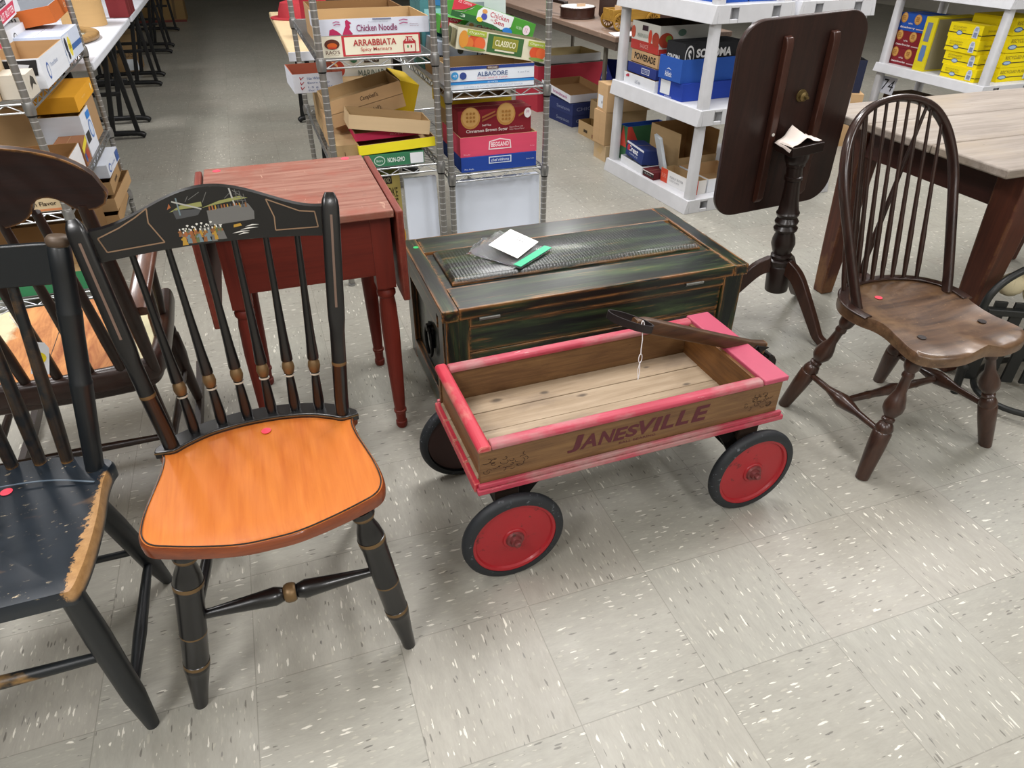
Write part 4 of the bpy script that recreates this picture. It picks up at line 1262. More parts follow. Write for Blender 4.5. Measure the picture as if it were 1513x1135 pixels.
for sx in (-1, 1):
    LGF[sx, 0] = ((XW + sx * .125, 1.115, .402), (1.445, 1.077, 0) if sx < 0 else (1.91, 1.074, 0))
    LGF[sx, 1] = ((XW + sx * .125, 1.345, .40), (1.462, 1.451, 0) if sx < 0 else (1.863, 1.462, 0))
    for j in (0, 1):
        MB().lathe(*LGF[sx, j], fl_, 22).build('front_leg' if j == 0 else 'rear_leg', LEGW, wc, sharp=45)
    MB().lathe(spar(*LGF[sx, 0], .64), spar(*LGF[sx, 1], .64), [(0, .0085), (.3, .0105), (.42, .018), (.5, .0225), (.58, .018), (.7, .0105), (1, .0085)], 16).build('side_stretcher', LEGW, wc)
a = spar(spar(*LGF[-1, 0], .64), spar(*LGF[-1, 1], .64), .5)
b = spar(spar(*LGF[1, 0], .64), spar(*LGF[1, 1], .64), .5)
MB().lathe(a, b, [(0, .0095), (.22, .0115), (.25, .0135), (.28, .0115), (.42, .0145), (.5, .019), (.58, .0145), (.72, .0115), (.75, .0135), (.78, .0115), (1, .0095)], 16).build('middle_stretcher', LEGW, wc)
PEG = flat('1d110d', .45)
for x, y in ((1.543, 1.132), (1.768, 1.146)):
    MB().disc((x, y, .425 + shd(x, y, .75) - .0021), .011, (0, 0, 1), 16, .0024).build('leg_peg', PEG, wc)
dot(wc, (1.605, 1.352, .4165), r=.0105)

# ================================================================== long farm table
ft = thing('farm_table', 'big weathered plank farm table with square tapered legs behind the bow-backed chair', 'table', (2.6, 1.74, 0))
GRT = wood('weathered_top', '74695f', '9f958b', 0, .7, .6, 0, scratch='5f564d', patch=('948674', 4, .5, .7), wear='3d2a1e', wr=.006, wa=.6)
mb = MB()
for y0, y1 in ((1.39, 1.665), (1.668, 1.945), (1.948, 2.22)):
    mb.box((1.985, y0, .71), (3.55, y1, .737))
mb.build('table_top', GRT, ft, bevel=.005)
FTL = wood('farm_leg', '33170f', '5a2d1c', 2, .8, .5, .05, wear='8a6038', wr=.012, wa=.5, patch=('7a5632', 5, .6, .72))
FTA = wood('farm_apron', '2a130e', '45221a', 1, .8, .48, .05)
for x, y in ((2.145, 1.45), (2.145, 2.09), (3.35, 1.45), (3.2, 2.09)):
    s_ = lambda z: .05 - .022 * max(0, 1 - z / .71) ** 1.2
    pts = [V((x, y, z)) for z in (.71, .55, .2, 0)]
    MB().sweep(pts, [(s_(p.z), s_(p.z)) for p in pts], (0, 1, 0)).build('leg', FTL, ft, bevel=.006)
mb = MB().box((2.11, 1.502, .585), (2.135, 2.038, .7095)).box((2.197, 1.415, .585), (3.298, 1.44, .7095)).box((2.197, 2.1, .585), (3.148, 2.125, .7095))
mb.build('apron', FTA, ft, bevel=.002)

# ================================================================== small black slatted stand at the right edge
ss = thing('slatted_stand', 'small black slatted wooden stand with an arched bow at the right edge', 'stand', (2.3, 1.25, 0))
BK = gloss('matt_black_paint', '101312', .5, 0, .05, wear='4a4a44', wr=.002, wa=.2)
MB().lathe((2.052, 1.319, 0), (2.035, 1.335, .31), [(0, .0125), (.3, .0135), (.32, .018), (.36, .018), (.38, .0125), (1, .011)], 14).build('post', BK, ss, sharp=45)
bow = spline([(2.035, 1.335, .3), (2.045, 1.335, .36), (2.085, 1.33, .41), (2.16, 1.32, .445), (2.28, 1.30, .465), (2.42, 1.27, .455), (2.52, 1.25, .4), (2.55, 1.24, .3)], 6)
MB().tube(bow, .0115, 12).build('bow', BK, ss)
rl = [V((2.065, 1.34, .30)), V((2.2, 1.265, .30)), V((2.36, 1.175, .30)), V((2.5, 1.095, .30))]
MB().sweep(rl, (.013, .011), (0, 0, 1)).build('top_rail', BK, ss, bevel=.003)
d = (rl[-1] - rl[0]).normalized()
for k in range(8):
    p = rl[0] + d * (.045 + k * .058)
    q = p + V((0, .012, 0))
    MB().sweep([q + V((0, 0, -.26)), q + V((0, 0, -.1)), q + V((0, 0, .03))], (.018, .005), (d.y, -d.x, 0)).build('slat', BK, ss, bevel=.001)
rg = [V((2.30 + .235 * math.cos(q), 1.215 + .165 * math.sin(q), .035)) for q in [i * PI / 20 for i in range(40)]]
MB().tube(rg, .010, 10, closed=True).build('bottom_ring', BK, ss)
MB().tube(spline([(2.052, 1.322, .09), (2.085, 1.34, .10), (2.11, 1.335, .14)], 5), .006, 8).build('brace', BK, ss)
# furry hide draped over it
def fur():
    t = NT('hide_fur')
    v = t.obj()
    n = t.noise(t.stretch(v, 2, 9, 40), 1., 6, .7)
    z = t.n('SeparateXYZ', {0: v})
    f = t.math('ADD', t.math('MULTIPLY', z.outputs[0], 7), t.math('MULTIPLY', t.noise(v, 16., 4), 1.1))
    c = t.mix(t.step(f, .32, .62), lin('cfc4a2'), lin('2b2722'))
    c = t.mix(t.step(n, .55, .7), c, lin('a2977c'))
    t.bump(n, .6, .006)
    return t.fin(c, .8, 0, 0, .2)
hd_ = MB()
def blob(mb, c, r, seg=14, rings=9, jag=.0):
    rs = random.Random(int(c[0] * 1000))
    c = V(c)
    vs, ff = [], []
    for j in range(rings + 1):
        a = PI * j / rings
        for k in range(seg):
            q = 2 * PI * k / seg
            s_ = 1 + rs.uniform(-jag, jag)
            vs.append(c + V((r[0] * math.sin(a) * math.cos(q) * s_, r[1] * math.sin(a) * math.sin(q) * s_, r[2] * math.cos(a))))
    for j in range(rings):
        for k in range(seg):
            ff.append((j * seg + k, j * seg + (k + 1) % seg, (j + 1) * seg + (k + 1) % seg, (j + 1) * seg + k))
    return mb.add(vs, ff)
for c, r in (((2.235, 1.405, .335), (.05, .035, .04)), ((2.31, 1.36, .345), (.05, .05, .085)), ((2.37, 1.32, .335), (.05, .05, .095)), ((2.44, 1.29, .34), (.06, .05, .09))):
    blob(hd_, c, r, 16, 10, .06)
for k in range(5):
    hd_.lathe((2.285 + k * .028, 1.325 - k * .012, .31), (2.28 + k * .028, 1.31 - k * .012, .245), [(0, .013), (.6, .012), (1, .006)], 10)
o = hd_.build('animal_hide', fur(), None, M=Matrix.Translation((2.33, 1.35, .3)), sharp=70)
tag(o, 'dark and cream furry hide bundled on the black slatted stand', 'hide')
# ================================================================== chrome wire racks
def chrome_post():
    t = NT('grooved_chrome')
    v = t.obj()
    z = t.n('SeparateXYZ', {0: v}).outputs[2]
    f = t.math('FRACT', t.math('MULTIPLY', z, 1 / .0254))
    ring = t.math('LESS_THAN', t.math('ABSOLUTE', t.math('SUBTRACT', f, .5)), .055)
    c = t.mix(ring, lin('8f8d89'), lin('d2d2d2'))
    t.bump(ring, .4, .001)
    return t.fin(c, .34, .6, 0, .5)
CHP = chrome_post()
CHR = gloss('chrome_wire', 'b9bbbd', .28, .85, 0)
COLR = gloss('chrome_collar', 'a3a3a2', .35, .8, 0)
BLKP = flat('151515', .5)
def wire_shelf(rack, x0, x1, y0, y1, z):
    """z: top of the wires; a truss of two rods and a zigzag on every side"""
    mb = MB()
    zt, zb = z - .003, z - .03
    c = [(x0, y0), (x1, y0), (x1, y1), (x0, y1)]
    for i in range(4):
        a, b = V((*c[i], 0)), V((*c[(i + 1) % 4], 0))
        d = (b - a).normalized()
        a, b = a + d * .018, b - d * .018
        for zz, r in ((zt, .0038), (zb, .0034)):
            mb.tube([a + V((0, 0, zz)), b + V((0, 0, zz))], r, 8)
        L = (b - a).length
        n = max(6, 2 * round(L / .095))
        zz = [a + d * (L * k / n) + V((0, 0, zb if k % 2 == 0 else zt)) for k in range(n + 1)]
        mb.tube(zz, .0024, 6)
    e = mb.build('truss_edge', CHR, rack, sharp=50)
    mb = MB()
    n = int((y1 - y0) / .0215)
    for k in range(1, n):
        y = y0 + (y1 - y0) * k / n
        mb.box((x0, y - .0014, z - .0028), (x1, y + .0014, z))
    for x in (x0 + (x1 - x0) * .33, x0 + (x1 - x0) * .67):
        mb.tube([V((x, y0, z - .006)), V((x, y1, z - .006))], .003, 6)
    mb.build('wire_deck', CHR, rack, smooth=False)
    for x, y in c:
        co = MB().lathe((x, y, z - .038), (x, y, z + .004), [(0, .0165), (.3, .018), (.8, .018), (1, .0155)], 14).build('collar', COLR, rack, sharp=40)
        MB().lathe((x, y, z - .044), (x, y, z - .0365), [(0, .0145), (1, .0152)], 14).build('sleeve_clip', BLKP, co, sharp=40)
def wire_rack(label, x0, x1, y0, y1, levels, h=1.62, group='chrome wire racks'):
    r = thing('wire_rack', label, 'shelf rack', ((x0 + x1) / 2, (y0 + y1) / 2, 0), 0, group)
    for x, y in ((x0, y0), (x1, y0), (x1, y1), (x0, y1)):
        MB().lathe((x, y, .014), (x, y, h), [(0, .0127), (1, .0127)], 14).build('post', CHP, r)
        MB().lathe((x, y, 0), (x, y, .016), [(0, .016), (.5, .016), (.6, .009), (1, .008)], 12).build('levelling_foot', COLR, r, sharp=40)
    for z in levels:
        wire_shelf(r, x0, x1, y0, y1, z)
    return r
wire_rack('chrome wire rack of food trays directly behind the red drop-leaf table', .25, .672, 2.8, 4.0, (.487, .895))
wire_rack('narrow chrome wire rack of food trays directly behind the green chest', .717, 1.133, 2.8, 4.0, (.428, .757))
wire_rack('chrome wire rack of empty boxes at the left behind the rocking chair', -1.14, -.717, 2.83, 4.04, (.121, .437, .808))

# white panels standing in the racks' feet
WP = flat('e9f1ff', .35)
p = MB().prism([(0, 0), (.141, 0), (.141, .405), (0, .405)], 0, .02, Matrix.Translation((.532, 2.875, 0)) @ Matrix.Rotation(R(-3), 4, 'X') @ YZ).build('white_board', WP, None, M=Matrix.Translation((.6, 2.88, 0)), bevel=.002)
tag(p, 'white board standing on the floor inside the rack behind the red table', 'board')
p = MB().prism([(0, 0), (.398, 0), (.398, .378), (0, .378)], 0, .02, Matrix.Translation((.742, 2.862, 0)) @ Matrix.Rotation(R(-2), 4, 'X') @ YZ).build('white_board', WP, None, M=Matrix.Translation((.93, 2.87, 0)), bevel=.002)
tag(p, 'wide white board standing on the floor inside the rack behind the green chest', 'board')

# ================================================================== cartons on the rack behind the red table
GA, GB, GL = 'cartons on the rack behind the red table', 'cartons on the rack behind the chest', 'cartons on the left wire rack'
KR, KD = 'cfb48e', 'b5986f'
carton('food_tray', 'cream tray with red border lettered ARRABBIATA on the upper shelf behind the red table', (.264, 2.83, .8955), 0, (.362, .3, .071), 'ece6d2', 'a98560', True, group=GA, deco=[
    ('r', 'F', .2, .03, 1, 1, 'c3303c'), ('r', 'F', .225, .1, .985, .92, 'f0ead2'), ('e', 'F', .1, .62, .075, .24, '5a2a1c'), ('e', 'F', .1, .56, .05, .13, 'd0601f'), ('r', 'F', .06, .42, .14, .5, 'c3402a'),
    ('t', 'F', .03, .16, .17, .34, "RAO'S", '5a3524', {'bold': .01}), ('t', 'F', .045, .08, .155, .12, 'HOMEMADE', '8a6a54'), ('t', 'F', .31, .5, .75, .8, 'ARRABBIATA', 'b23a3a', {'bold': .02}), ('t', 'F', .38, .2, .7, .42, 'Spicy Marinara', 'b8483f', {'bold': .005}),
    ('p', 'F', [(.82, .1), (.95, .1), (.95, .62), (.92, .74), (.92, .85), (.85, .85), (.85, .74), (.82, .62)], 'b52b35'), ('r', 'F', .83, .12, .94, .5, 'eee3cf'), ('r', 'F', .86, .3, .875, .43, '3f8a4a'), ('r', 'F', .895, .3, .91, .43, 'b52b35'), ('t', 'F', .845, .62, .925, .8, '2 PK', 'f3e9dc', {'bold': .02})])
carton('food_tray', 'white tray with a red hen lettered Chicken Noodle, on the cream bordered tray', (.262, 2.83, .9678), 0, (.402, .33, .053), 'dde2f0', KD, group=GA, deco=[
    ('p', 'F', [(.08, .02), (.09, .35), (.12, .42), (.16, .25), (.19, .05), (.19, .02)], 'b8285a'), ('p', 'F', [(.2, .02), (.215, .3), (.235, .55), (.235, .85), (.25, .95), (.265, .86), (.29, .72), (.27, .66), (.275, .5), (.265, .35), (.29, .1), (.29, .02)], 'b8285a'),
    ('t', 'F', .33, .2, .7, .62, 'Chicken Noodle', '8a3a68', {'bold': .015}), ('t', 'F', .44, .72, .62, .8, 'Condensed Soup', '8f95a8'), ('t', 'F', .82, .4, .9, .46, 'Natural', 'a07a90'), ('t', 'F', .82, .52, .9, .58, 'Flavor', 'a07a90'), ('r', 'F', .48, .88, .65, .97, '7a8098'),
    ('p', 'F', [(.125, .75), (.155, .82), (.185, .78), (.185, .84), (.155, .88), (.125, .8)], 'b05080'), ('p', 'F', [(.13, .6), (.16, .67), (.19, .63), (.19, .69), (.16, .73), (.13, .65)], 'b05080'), ('p', 'F', [(.72, .75), (.76, .82), (.8, .78), (.8, .84), (.76, .88), (.72, .8)], 'b05080'), ('p', 'F', [(.72, .55), (.76, .62), (.8, .58), (.8, .64), (.76, .68), (.72, .6)], 'b05080')])
carton('cardboard_box', 'plain brown carton on the upper shelf behind the Chicken Noodle tray', (.275, 3.2, .8955), 0, (.37, .32, .12), 'bf9d74', '86643f', group=GA)
carton('food_tray', 'dark green tray lettered NON-GMO, lowest of its stack on the lower shelf', (.36, 2.822, .4875), 0, (.25, .3, .047), '3a7a57', KD, True, group=GA, deco=[
    ('t', 'F', .4, .3, .68, .7, 'NON-GMO', 'e2ede6', {'bold': .02}), ('e', 'F', .27, .5, .09, .4, 'c9ddd0'), ('e', 'F', .27, .5, .078, .33, '3a7a57'), ('t', 'F', .22, .4, .32, .6, 'Bistro', 'dfeae3'), ('r', 'F', .77, .05, .985, .95, 'e6e9ee')])
carton('food_tray', 'shallow bright yellow open tray resting on the dark green tray', (.352, 2.826, .537), 0, (.31, .3, .037), 'efe02c', KD, tilt=(0, -2.4), group=GA)
carton('food_tray', 'pink open tray nested over the yellow tray', (.349, 2.875, .5795), 0, (.29, .25, .03), 'd63a63', KD, tilt=(0, -1.5), group=GA, deco=[('t', 'F', .48, .35, .66, .6, 'PROTEIN', 'f0a9bd')])
carton('cardboard_tray', 'long plain kraft tray tilted down to the right above the pink tray', (.322, 2.832, .642), -1, (.32, .155, .052), 'cfb48e', KD, tilt=(0, 8.3), group=GA)
carton('cardboard_tray', 'kraft tray with script writing tilted up to the right, lower of two', (.287, 3.0, .607), 3, (.31, .24, .05), 'c3a178', KD, tilt=(0, -11.5), group=GA, deco=[('t', 'F', .42, .28, .68, .72, "Campbell's.", '4a3626', {'shear': .3, 'bold': .01})])
carton('cardboard_tray', 'open kraft tray with script writing tilted up to the right, topmost of two', (.277, 3.0, .658), 3, (.31, .24, .05), 'c9a67c', KD, tilt=(0, -11.5), group=GA, deco=[('t', 'F', .43, .28, .68, .72, "Campbell's.", '4a3626', {'shear': .3, 'bold': .01})])
carton('cardboard_box', 'tall plain kraft carton at the left end of the lower shelf behind the red table', (.268, 3.06, .4878), 0, (.13, .3, .118), 'c3a178', KD, True, group=GA)
carton('cardboard_box', 'small brown carton at the left front of the lower shelf behind the red table', (.269, 2.86, .4878), 0, (.085, .19, .085), 'b5986f', KD, True, group=GA, deco=[('r', 'F', .35, .25, .8, .28, '6b5033'), ('r', 'F', .35, .4, .8, .43, '6b5033'), ('r', 'F', .35, .25, .38, .7, '6b5033')])
carton('cardboard_box', 'kraft carton propping the check-marked box on the lower shelf', (.27, 3.4, .4878), 0, (.25, .3, .185), 'b5986f', KD, True, group=GA)
carton('food_box', 'white open box with three red check marks jutting from the rack toward the aisle', (.172, 3.37, .6745), 3, (.215, .26, .078), 'dfe3ee', 'a8604a', group=GA, deco=[
    ('t', 'F', .13, .68, .22, .84, 'V', 'b03040', {'bold': .02, 'shear': .3}), ('t', 'F', .13, .42, .22, .58, 'V', 'b03040', {'bold': .02, 'shear': .3}), ('t', 'F', .13, .16, .22, .32, 'V', 'b03040', {'bold': .02, 'shear': .3}),
    ('t', 'F', .28, .68, .6, .82, 'No Water', '5f74a8'), ('t', 'F', .28, .44, .72, .58, 'Extra Crisp', '5f74a8'), ('t', 'F', .28, .22, .78, .34, '1.5 g Sugar', '5f74a8'), ('t', 'F', .28, .06, .72, .17, 'Per Serving', '5f74a8')])
carton('food_box', 'white MARINARA box with spaghetti picture at the back of the lower shelf', (.34, 3.72, .4878), 0, (.33, .22, .3), 'e2e2da', KD, group=GA, deco=[
    ('e', 'F', .15, .72, .16, .15, 'b8402e'), ('e', 'F', .13, .76, .08, .07, 'e0b070'), ('e', 'F', .2, .68, .06, .06, '8f2a20'), ('e', 'F', .45, .86, .055, .06, '3f7a5a'), ('r', 'F', .6, .8, .82, .9, '3a2a26'), ('t', 'F', .615, .82, .805, .88, 'KIRKLAND', 'e8e2d8'), ('t', 'F', .5, .58, .95, .69, 'MARINARA', '4d5f56'), ('t', 'F', .42, .72, .6, .76, 'ORGANIC', '7c9a88'), ('r', 'F', 0, .44, 1, .5, '2a4aa0')])
carton('food_tray', 'deep yellow open tray with brown inside at the right of the lower shelf', (.628, 3.2, .489), 0, (.23, .32, .085), 'cfae1e', '7a5f34', tilt=(0, -74), group=GA)
carton('food_box', 'tall gold and white box lettered ARTICHOKE HEARTS standing on the floor under the rack', (.385, 2.93, .0), 0, (.14, .1, .415), 'c9b56a', KD, True, tilt=(-3, 0), deco=[
    ('r', 'F', 0, 0, 1, .36, 'b3262c'), ('r', 'F', 0, .36, 1, .6, 'e6e9ea'), ('e', 'F', .9, .34, .13, .1, 'e0a83a'), ('r', 'F', .2, .9, .75, .98, '2f2620'), ('t', 'F', .24, .915, .71, .965, 'KIRKLAND', 'd8cda6'),
    ('t', 'F', .04, .76, .9, .86, 'ARTICHOKE', '4a3c1c', {'bold': .01}), ('t', 'F', .14, .63, .9, .75, 'HEARTS', '4a3c1c', {'bold': .015}), ('t', 'F', .3, .49, .85, .55, 'Quartered', '8a9aa5', {'shear': .3}), ('t', 'F', .3, .4, .95, .46, 'CALIFORNIA', '28408a'), ('t', 'F', .1, .06, .95, .13, 'Premium Sun', 'f2e2dc')])

# ================================================================== cartons on the rack behind the chest
carton('food_tray', 'white and blue tray lettered ALBACORE on the upper shelf behind the chest', (.731, 2.82, .7578), 0, (.352, .24, .083), 'e6ecf6', KD, group=GB, deco=[
    ('r', 'F', 0, .86, 1, 1, '25408a'), ('r', 'F', 0, .22, 1, .33, '2f8fd8'), ('r', 'F', 0, .33, 1, .36, '25408a'), ('t', 'F', .32, .54, .68, .74, 'ALBACORE', '2d4a80', {'bold': .012}), ('t', 'F', .32, .42, .68, .5, 'SOLID WHITE TUNA', 'd98a94'),
    ('e', 'F', .06, .62, .043, .17, '3f9bd8'), ('e', 'F', .155, .6, .04, .16, '33488c'), ('t', 'F', .035, .57, .085, .67, '42', 'eaf3fa'), ('t', 'F', .8, .6, .94, .66, '8 cans 7 oz', '7a86a0'), ('r', 'F', .43, .84, .57, .98, '5a4038'), ('t', 'F', .445, .87, .555, .95, 'KIRKLAND', 'e8e2dc'), ('t', 'F', .16, .06, .86, .14, 'THE ONLY ALBACORE WITH LINE CAUGHT FLAVOR', 'a9b8cf'), ('t', 'F', .44, .25, .56, .31, 'IN WATER', 'd6ebfa')])
carton('food_box', 'grey box with a black stripe sloping down behind the ALBACORE tray', (.742, 3.075, .823), 0, (.33, .2, .075), 'aab4c4', '4a4a4c', True, tilt=(0, 10), group=GB, deco=[
    ('r', 'F', 0, 0, 1, .34, '1c1e22'), ('t', 'F', .06, .1, .42, .27, 'PREMIUM QUALITY', 'd8dce0', {'bold': .01}), ('t', 'F', .5, .42, .86, .82, 'TASSOS', '2b3140', {'bold': .01}), ('e', 'F', .3, .72, .04, .18, '3a3a34')])
carton('cardboard_box', 'plain carton supporting the sloping grey box behind the chest', (.74, 3.09, .7578), 0, (.1, .18, .035), 'bf9d74', KD, True, group=GB)
carton('food_tray', 'cream tray with tomato pictures and a green name panel, sloping behind the chest', (.768, 2.85, .901), 0, (.375, .13, .077), 'e4e0c6', '8a8468', tilt=(0, 10.8), group=GB, deco=[
    ('r', 'F', .33, .1, .73, .95, '3f6b3c'), ('r', 'F', .39, .3, .67, .86, 'a3a03c'), ('r', 'F', .4, .33, .66, .83, '8f9038'), ('t', 'F', .415, .44, .645, .72, 'CLASSICO', 'f3f0d2', {'bold': .015}), ('r', 'F', .42, .2, .64, .28, 'e8e4cc'), ('t', 'F', .5, .06, .58, .1, '24 oz', '9a987a'),
    ('e', 'F', .19, .45, .075, .34, 'd8542e'), ('e', 'F', .25, .42, .06, .3, 'e56a3a'), ('e', 'F', .13, .36, .05, .26, 'e07a3a'), ('e', 'F', .07, .5, .05, .4, 'e39a3c'), ('r', 'F', .1, .72, .31, .98, 'a8b846'), ('t', 'F', .12, .78, .29, .92, 'Organic', 'f2f4da', {'shear': .25}), ('e', 'F', .2, .14, .12, .08, '7f9a4a'),
    ('e', 'F', .88, .42, .07, .3, 'd8542e'), ('e', 'F', .94, .42, .055, .28, 'e56a3a'), ('r', 'F', .78, .68, .98, .94, 'a8b846'), ('t', 'F', .8, .74, .96, .88, 'Organic', 'f2f4da', {'shear': .25}), ('e', 'F', .9, .12, .09, .08, '7f9a4a'),
    ('r', 'L', .1, .15, .4, .9, '4d5a34'), ('r', 'L', .55, .1, .95, .9, '8a8460')])
CS = lambda: [('p', 'F', [(.0, 1.), (.0, .32), (.12, .5), (.2, .75), (.26, 1.)], 'd83c50'), ('p', 'F', [(.02, .3), (.12, .38), (.22, .7), (.25, .86), (.14, .42)], 'e8d8de'), ('p', 'F', [(0, 0), (0, .3), (.2, .36), (.4, .42), (.6, .2), (.75, .0)], '2c6436'),
    ('p', 'F', [(.29, .25), (.29, .7), (.34, .98), (.5, 1.), (.72, .98), (.71, .4), (.66, .2), (.6, .1), (.5, .22)], 'e8eef0'), ('t', 'F', .44, .6, .67, .88, 'Chicken', 'c03a58', {'bold': .01}), ('t', 'F', .5, .3, .63, .56, 'Sea', 'c03a58', {'bold': .01}), ('t', 'F', .455, .4, .49, .5, 'of the', 'c03a58'),
    ('e', 'F', .375, .5, .035, .18, '4a56b0'), ('e', 'F', .37, .78, .03, .12, 'e0a060'), ('e', 'F', .33, .28, .035, .13, 'e8d23a'), ('e', 'F', .68, .12, .06, .2, '2f7fd0'), ('e', 'F', .9, .5, .045, .28, 'ecdde6'), ('t', 'F', .885, .4, .915, .62, '12', 'c25a9a'), ('t', 'F', .77, .42, .84, .58, 'NO BPA', 'd2eccb'), ('t', 'F', .1, .12, .16, .28, '3', 'cfe6d0'), ('t', 'F', .05, .82, .2, .95, 'EZ OPEN', 'f7dbe0')]
carton('food_box', 'green tuna box with a yellow haired figure, topmost and steepest above the tomato tray', (.792, 2.995, 1.0), 0, (.36, .16, .066), '4f9c3c', '8aa070', True, tilt=(0, 17.5), group=GB, deco=CS())
carton('food_box', 'second green tuna box, half hidden behind the cream tomato tray', (.785, 3.165, .915), 0, (.36, .12, .066), '4f9c3c', '8aa070', True, tilt=(0, 10.8), group=GB, deco=CS())
carton('food_box', 'tall teal printed box at the left back of the rack behind the chest', (.735, 3.28, .7578), 0, (.17, .2, .33), '4a7f86', KD, True, group=GB, deco=[('r', 'F', .1, .6, .9, .72, '8fc0c8'), ('r', 'F', .1, .4, .7, .48, '2f5a66'), ('e', 'F', .5, .85, .25, .1, '2f6fa8')])
carton('food_box', 'grey box with a dark print at the right back of the rack behind the chest', (.92, 3.28, .7578), 0, (.2, .22, .285), 'c2c6cc', KD, True, group=GB, deco=[('p', 'F', [(.1, .1), (.9, .1), (.9, .5), (.7, .7), (.4, .5), (.2, .6)], '3d4450'), ('r', 'F', .1, .8, .5, .9, '7d8490')])
carton('food_tray', 'royal blue tray at the bottom of the stack on the lower shelf behind the chest', (.766, 2.822, .4285), 0, (.335, .3, .06), '24459a', KD, group=GB, top=True, deco=[
    ('r', 'F', .36, .46, .66, .94, 'dfe7f4'), ('r', 'F', .372, .52, .648, .88, '24459a'), ('t', 'F', .39, .6, .63, .8, 'chef ribbons', 'dfe7f4', {'bold': .01, 'shear': .2}), ('t', 'F', .04, .14, .16, .24, 'Pita Puffs', 'c9d4ea'), ('t', 'F', .86, .5, .97, .6, 'Spice Puffs', 'c9d4ea')])
carton('food_tray', 'pink tray with an arched white emblem, on the royal blue tray', (.766, 2.828, .4895), 0, (.338, .29, .08), 'dc4f6c', KD, group=GB, deco=[
    ('p', 'F', [(.36, .28), (.66, .28), (.65, .72), (.51, .84), (.37, .72)], 'f5dfe4'), ('p', 'F', [(.375, .34), (.645, .34), (.635, .68), (.51, .78), (.385, .68)], 'dc4f6c'), ('t', 'F', .395, .42, .625, .66, 'BEGGANO', 'f8e6ea', {'bold': .02}), ('t', 'F', .04, .1, .12, .16, 'Biscuits', 'f2c6d0'), ('t', 'F', .91, .28, .97, .34, 'Crisp', 'f2c6d0')])
carton('food_box', 'dark red Cinnamon Brown Sugar box with biscuit pictures standing in the pink tray', (.772, 2.875, .495), 0, (.322, .13, .168), '8a2430', KD, True, group=GB, deco=[
    ('e', 'F', .17, .82, .13, .26, 'c9934e'), ('e', 'F', .17, .84, .11, .22, 'd9aa66'), ('e', 'F', .65, .86, .13, .27, 'c9934e'), ('e', 'F', .65, .88, .11, .23, 'd9aa66'),
    *[('e', 'F', cx + .045 * a, .84 + .09 * b, .016, .03, 'b07a38') for cx in (.17, .65) for a in (-1, 0, 1) for b in (-1, 0, 1)],
    ('p', 'F', [(.32, .72), (.52, .86), (.52, .9), (.32, .77)], '9a5a34'), ('p', 'F', [(.32, .8), (.5, .93), (.5, .97), (.32, .85)], 'a8683c'), ('p', 'F', [(.82, .78), (.93, .88), (.93, .93), (.82, .83)], 'a8683c'), ('e', 'F', .945, .86, .05, .12, 'eee8ea'), ('t', 'F', .925, .86, .965, .92, '30', 'b03a78'), ('t', 'F', .32, .62, .44, .67, 'belVita', 'e8d6d6', {'bold': .01}),
    ('t', 'F', .1, .46, .67, .56, 'Cinnamon Brown Sugar', 'f0e2e0', {'bold': .018}), ('t', 'F', .69, .53, .88, .57, 'Natural Flavor with', 'd8b8b8'), ('t', 'F', .69, .475, .9, .515, 'Other Natural Flavor', 'd8b8b8')])
carton('cardboard_box', 'kraft carton under the yellow tray at the back of the lower shelf behind the chest', (.83, 3.2, .4285), 0, (.28, .3, .155), 'b5986f', KD, True, group=GB)
carton('food_tray', 'yellow edged open tray with brown inside behind the dark red biscuit box', (.82, 3.17, .585), 0, (.29, .34, .062), 'd2b524', '6f5530', group=GB)

# ================================================================== cartons on the left rack (long faces toward the aisle)
carton('food_box', 'white open carton with black print and a blue roundel on the left rack', (-.692, 3.06, .809), 90, (.46, .17, .1), 'dfe3ea', 'b59268', group=GL, deco=[
    ('e', 'F', .2, .45, .05, .28, '3f66b0'), ('e', 'F', .2, .45, .036, .2, 'dfe3ea'), ('t', 'F', .3, .5, .6, .64, 'Trusted Brands', '8a98b8'), ('p', 'L', [(.3, .45), (.9, .45), (.95, .95), (.3, .95)], '1c1c1e'), ('p', 'L', [(.45, .6), (.7, .55), (.8, .8), (.5, .85)], 'c9ccd2')])
carton('food_box', 'white and pale blue box with a yellow badge on the left rack', (-.70, 3.56, .809), 90, (.4, .2, .105), 'cdd7ea', 'a9adb5', True, group=GL, deco=[
    ('r', 'F', 0, .3, 1, .5, '3f68a8'), ('r', 'F', .02, .05, .38, .95, 'e6ebf4'), ('e', 'F', .3, .5, .09, .35, 'e8d64a'), ('e', 'F', .12, .62, .06, .28, '2a3140'), ('e', 'F', .14, .25, .05, .14, '2a3140'), ('t', 'F', .25, .42, .35, .6, '36', 'b08a2a', {'bold': .02}), ('r', 'L', .1, .2, .9, .8, 'b4c2d8')])
carton('food_box', 'white carton with a red letter R and round seal lying across the top left shelf', (-.87, 3.3, .882), 90, (.5, .25, .064), 'e2e3e6', '9a9a9a', True, group=GL, deco=[('r', 'F', 0, .1, .14, .62, 'd8405a'), ('t', 'F', .02, .2, .11, .55, 'R', 'f2e6e8', {'bold': .03}), ('e', 'F', .62, .42, .055, .3, '4a4a4a'), ('e', 'F', .62, .42, .045, .24, 'd2d2d2'), ('r', 'F', .595, .4, .645, .44, '3a3a3a')])
carton('cardboard_box', 'small brown box with a dark red band under the white seal carton', (-.872, 3.3, .809), 90, (.38, .15, .072), 'a98862', '8a6642', True, group=GL, deco=[('r', 'F', 0, .5, 1, 1, '8f3030')])
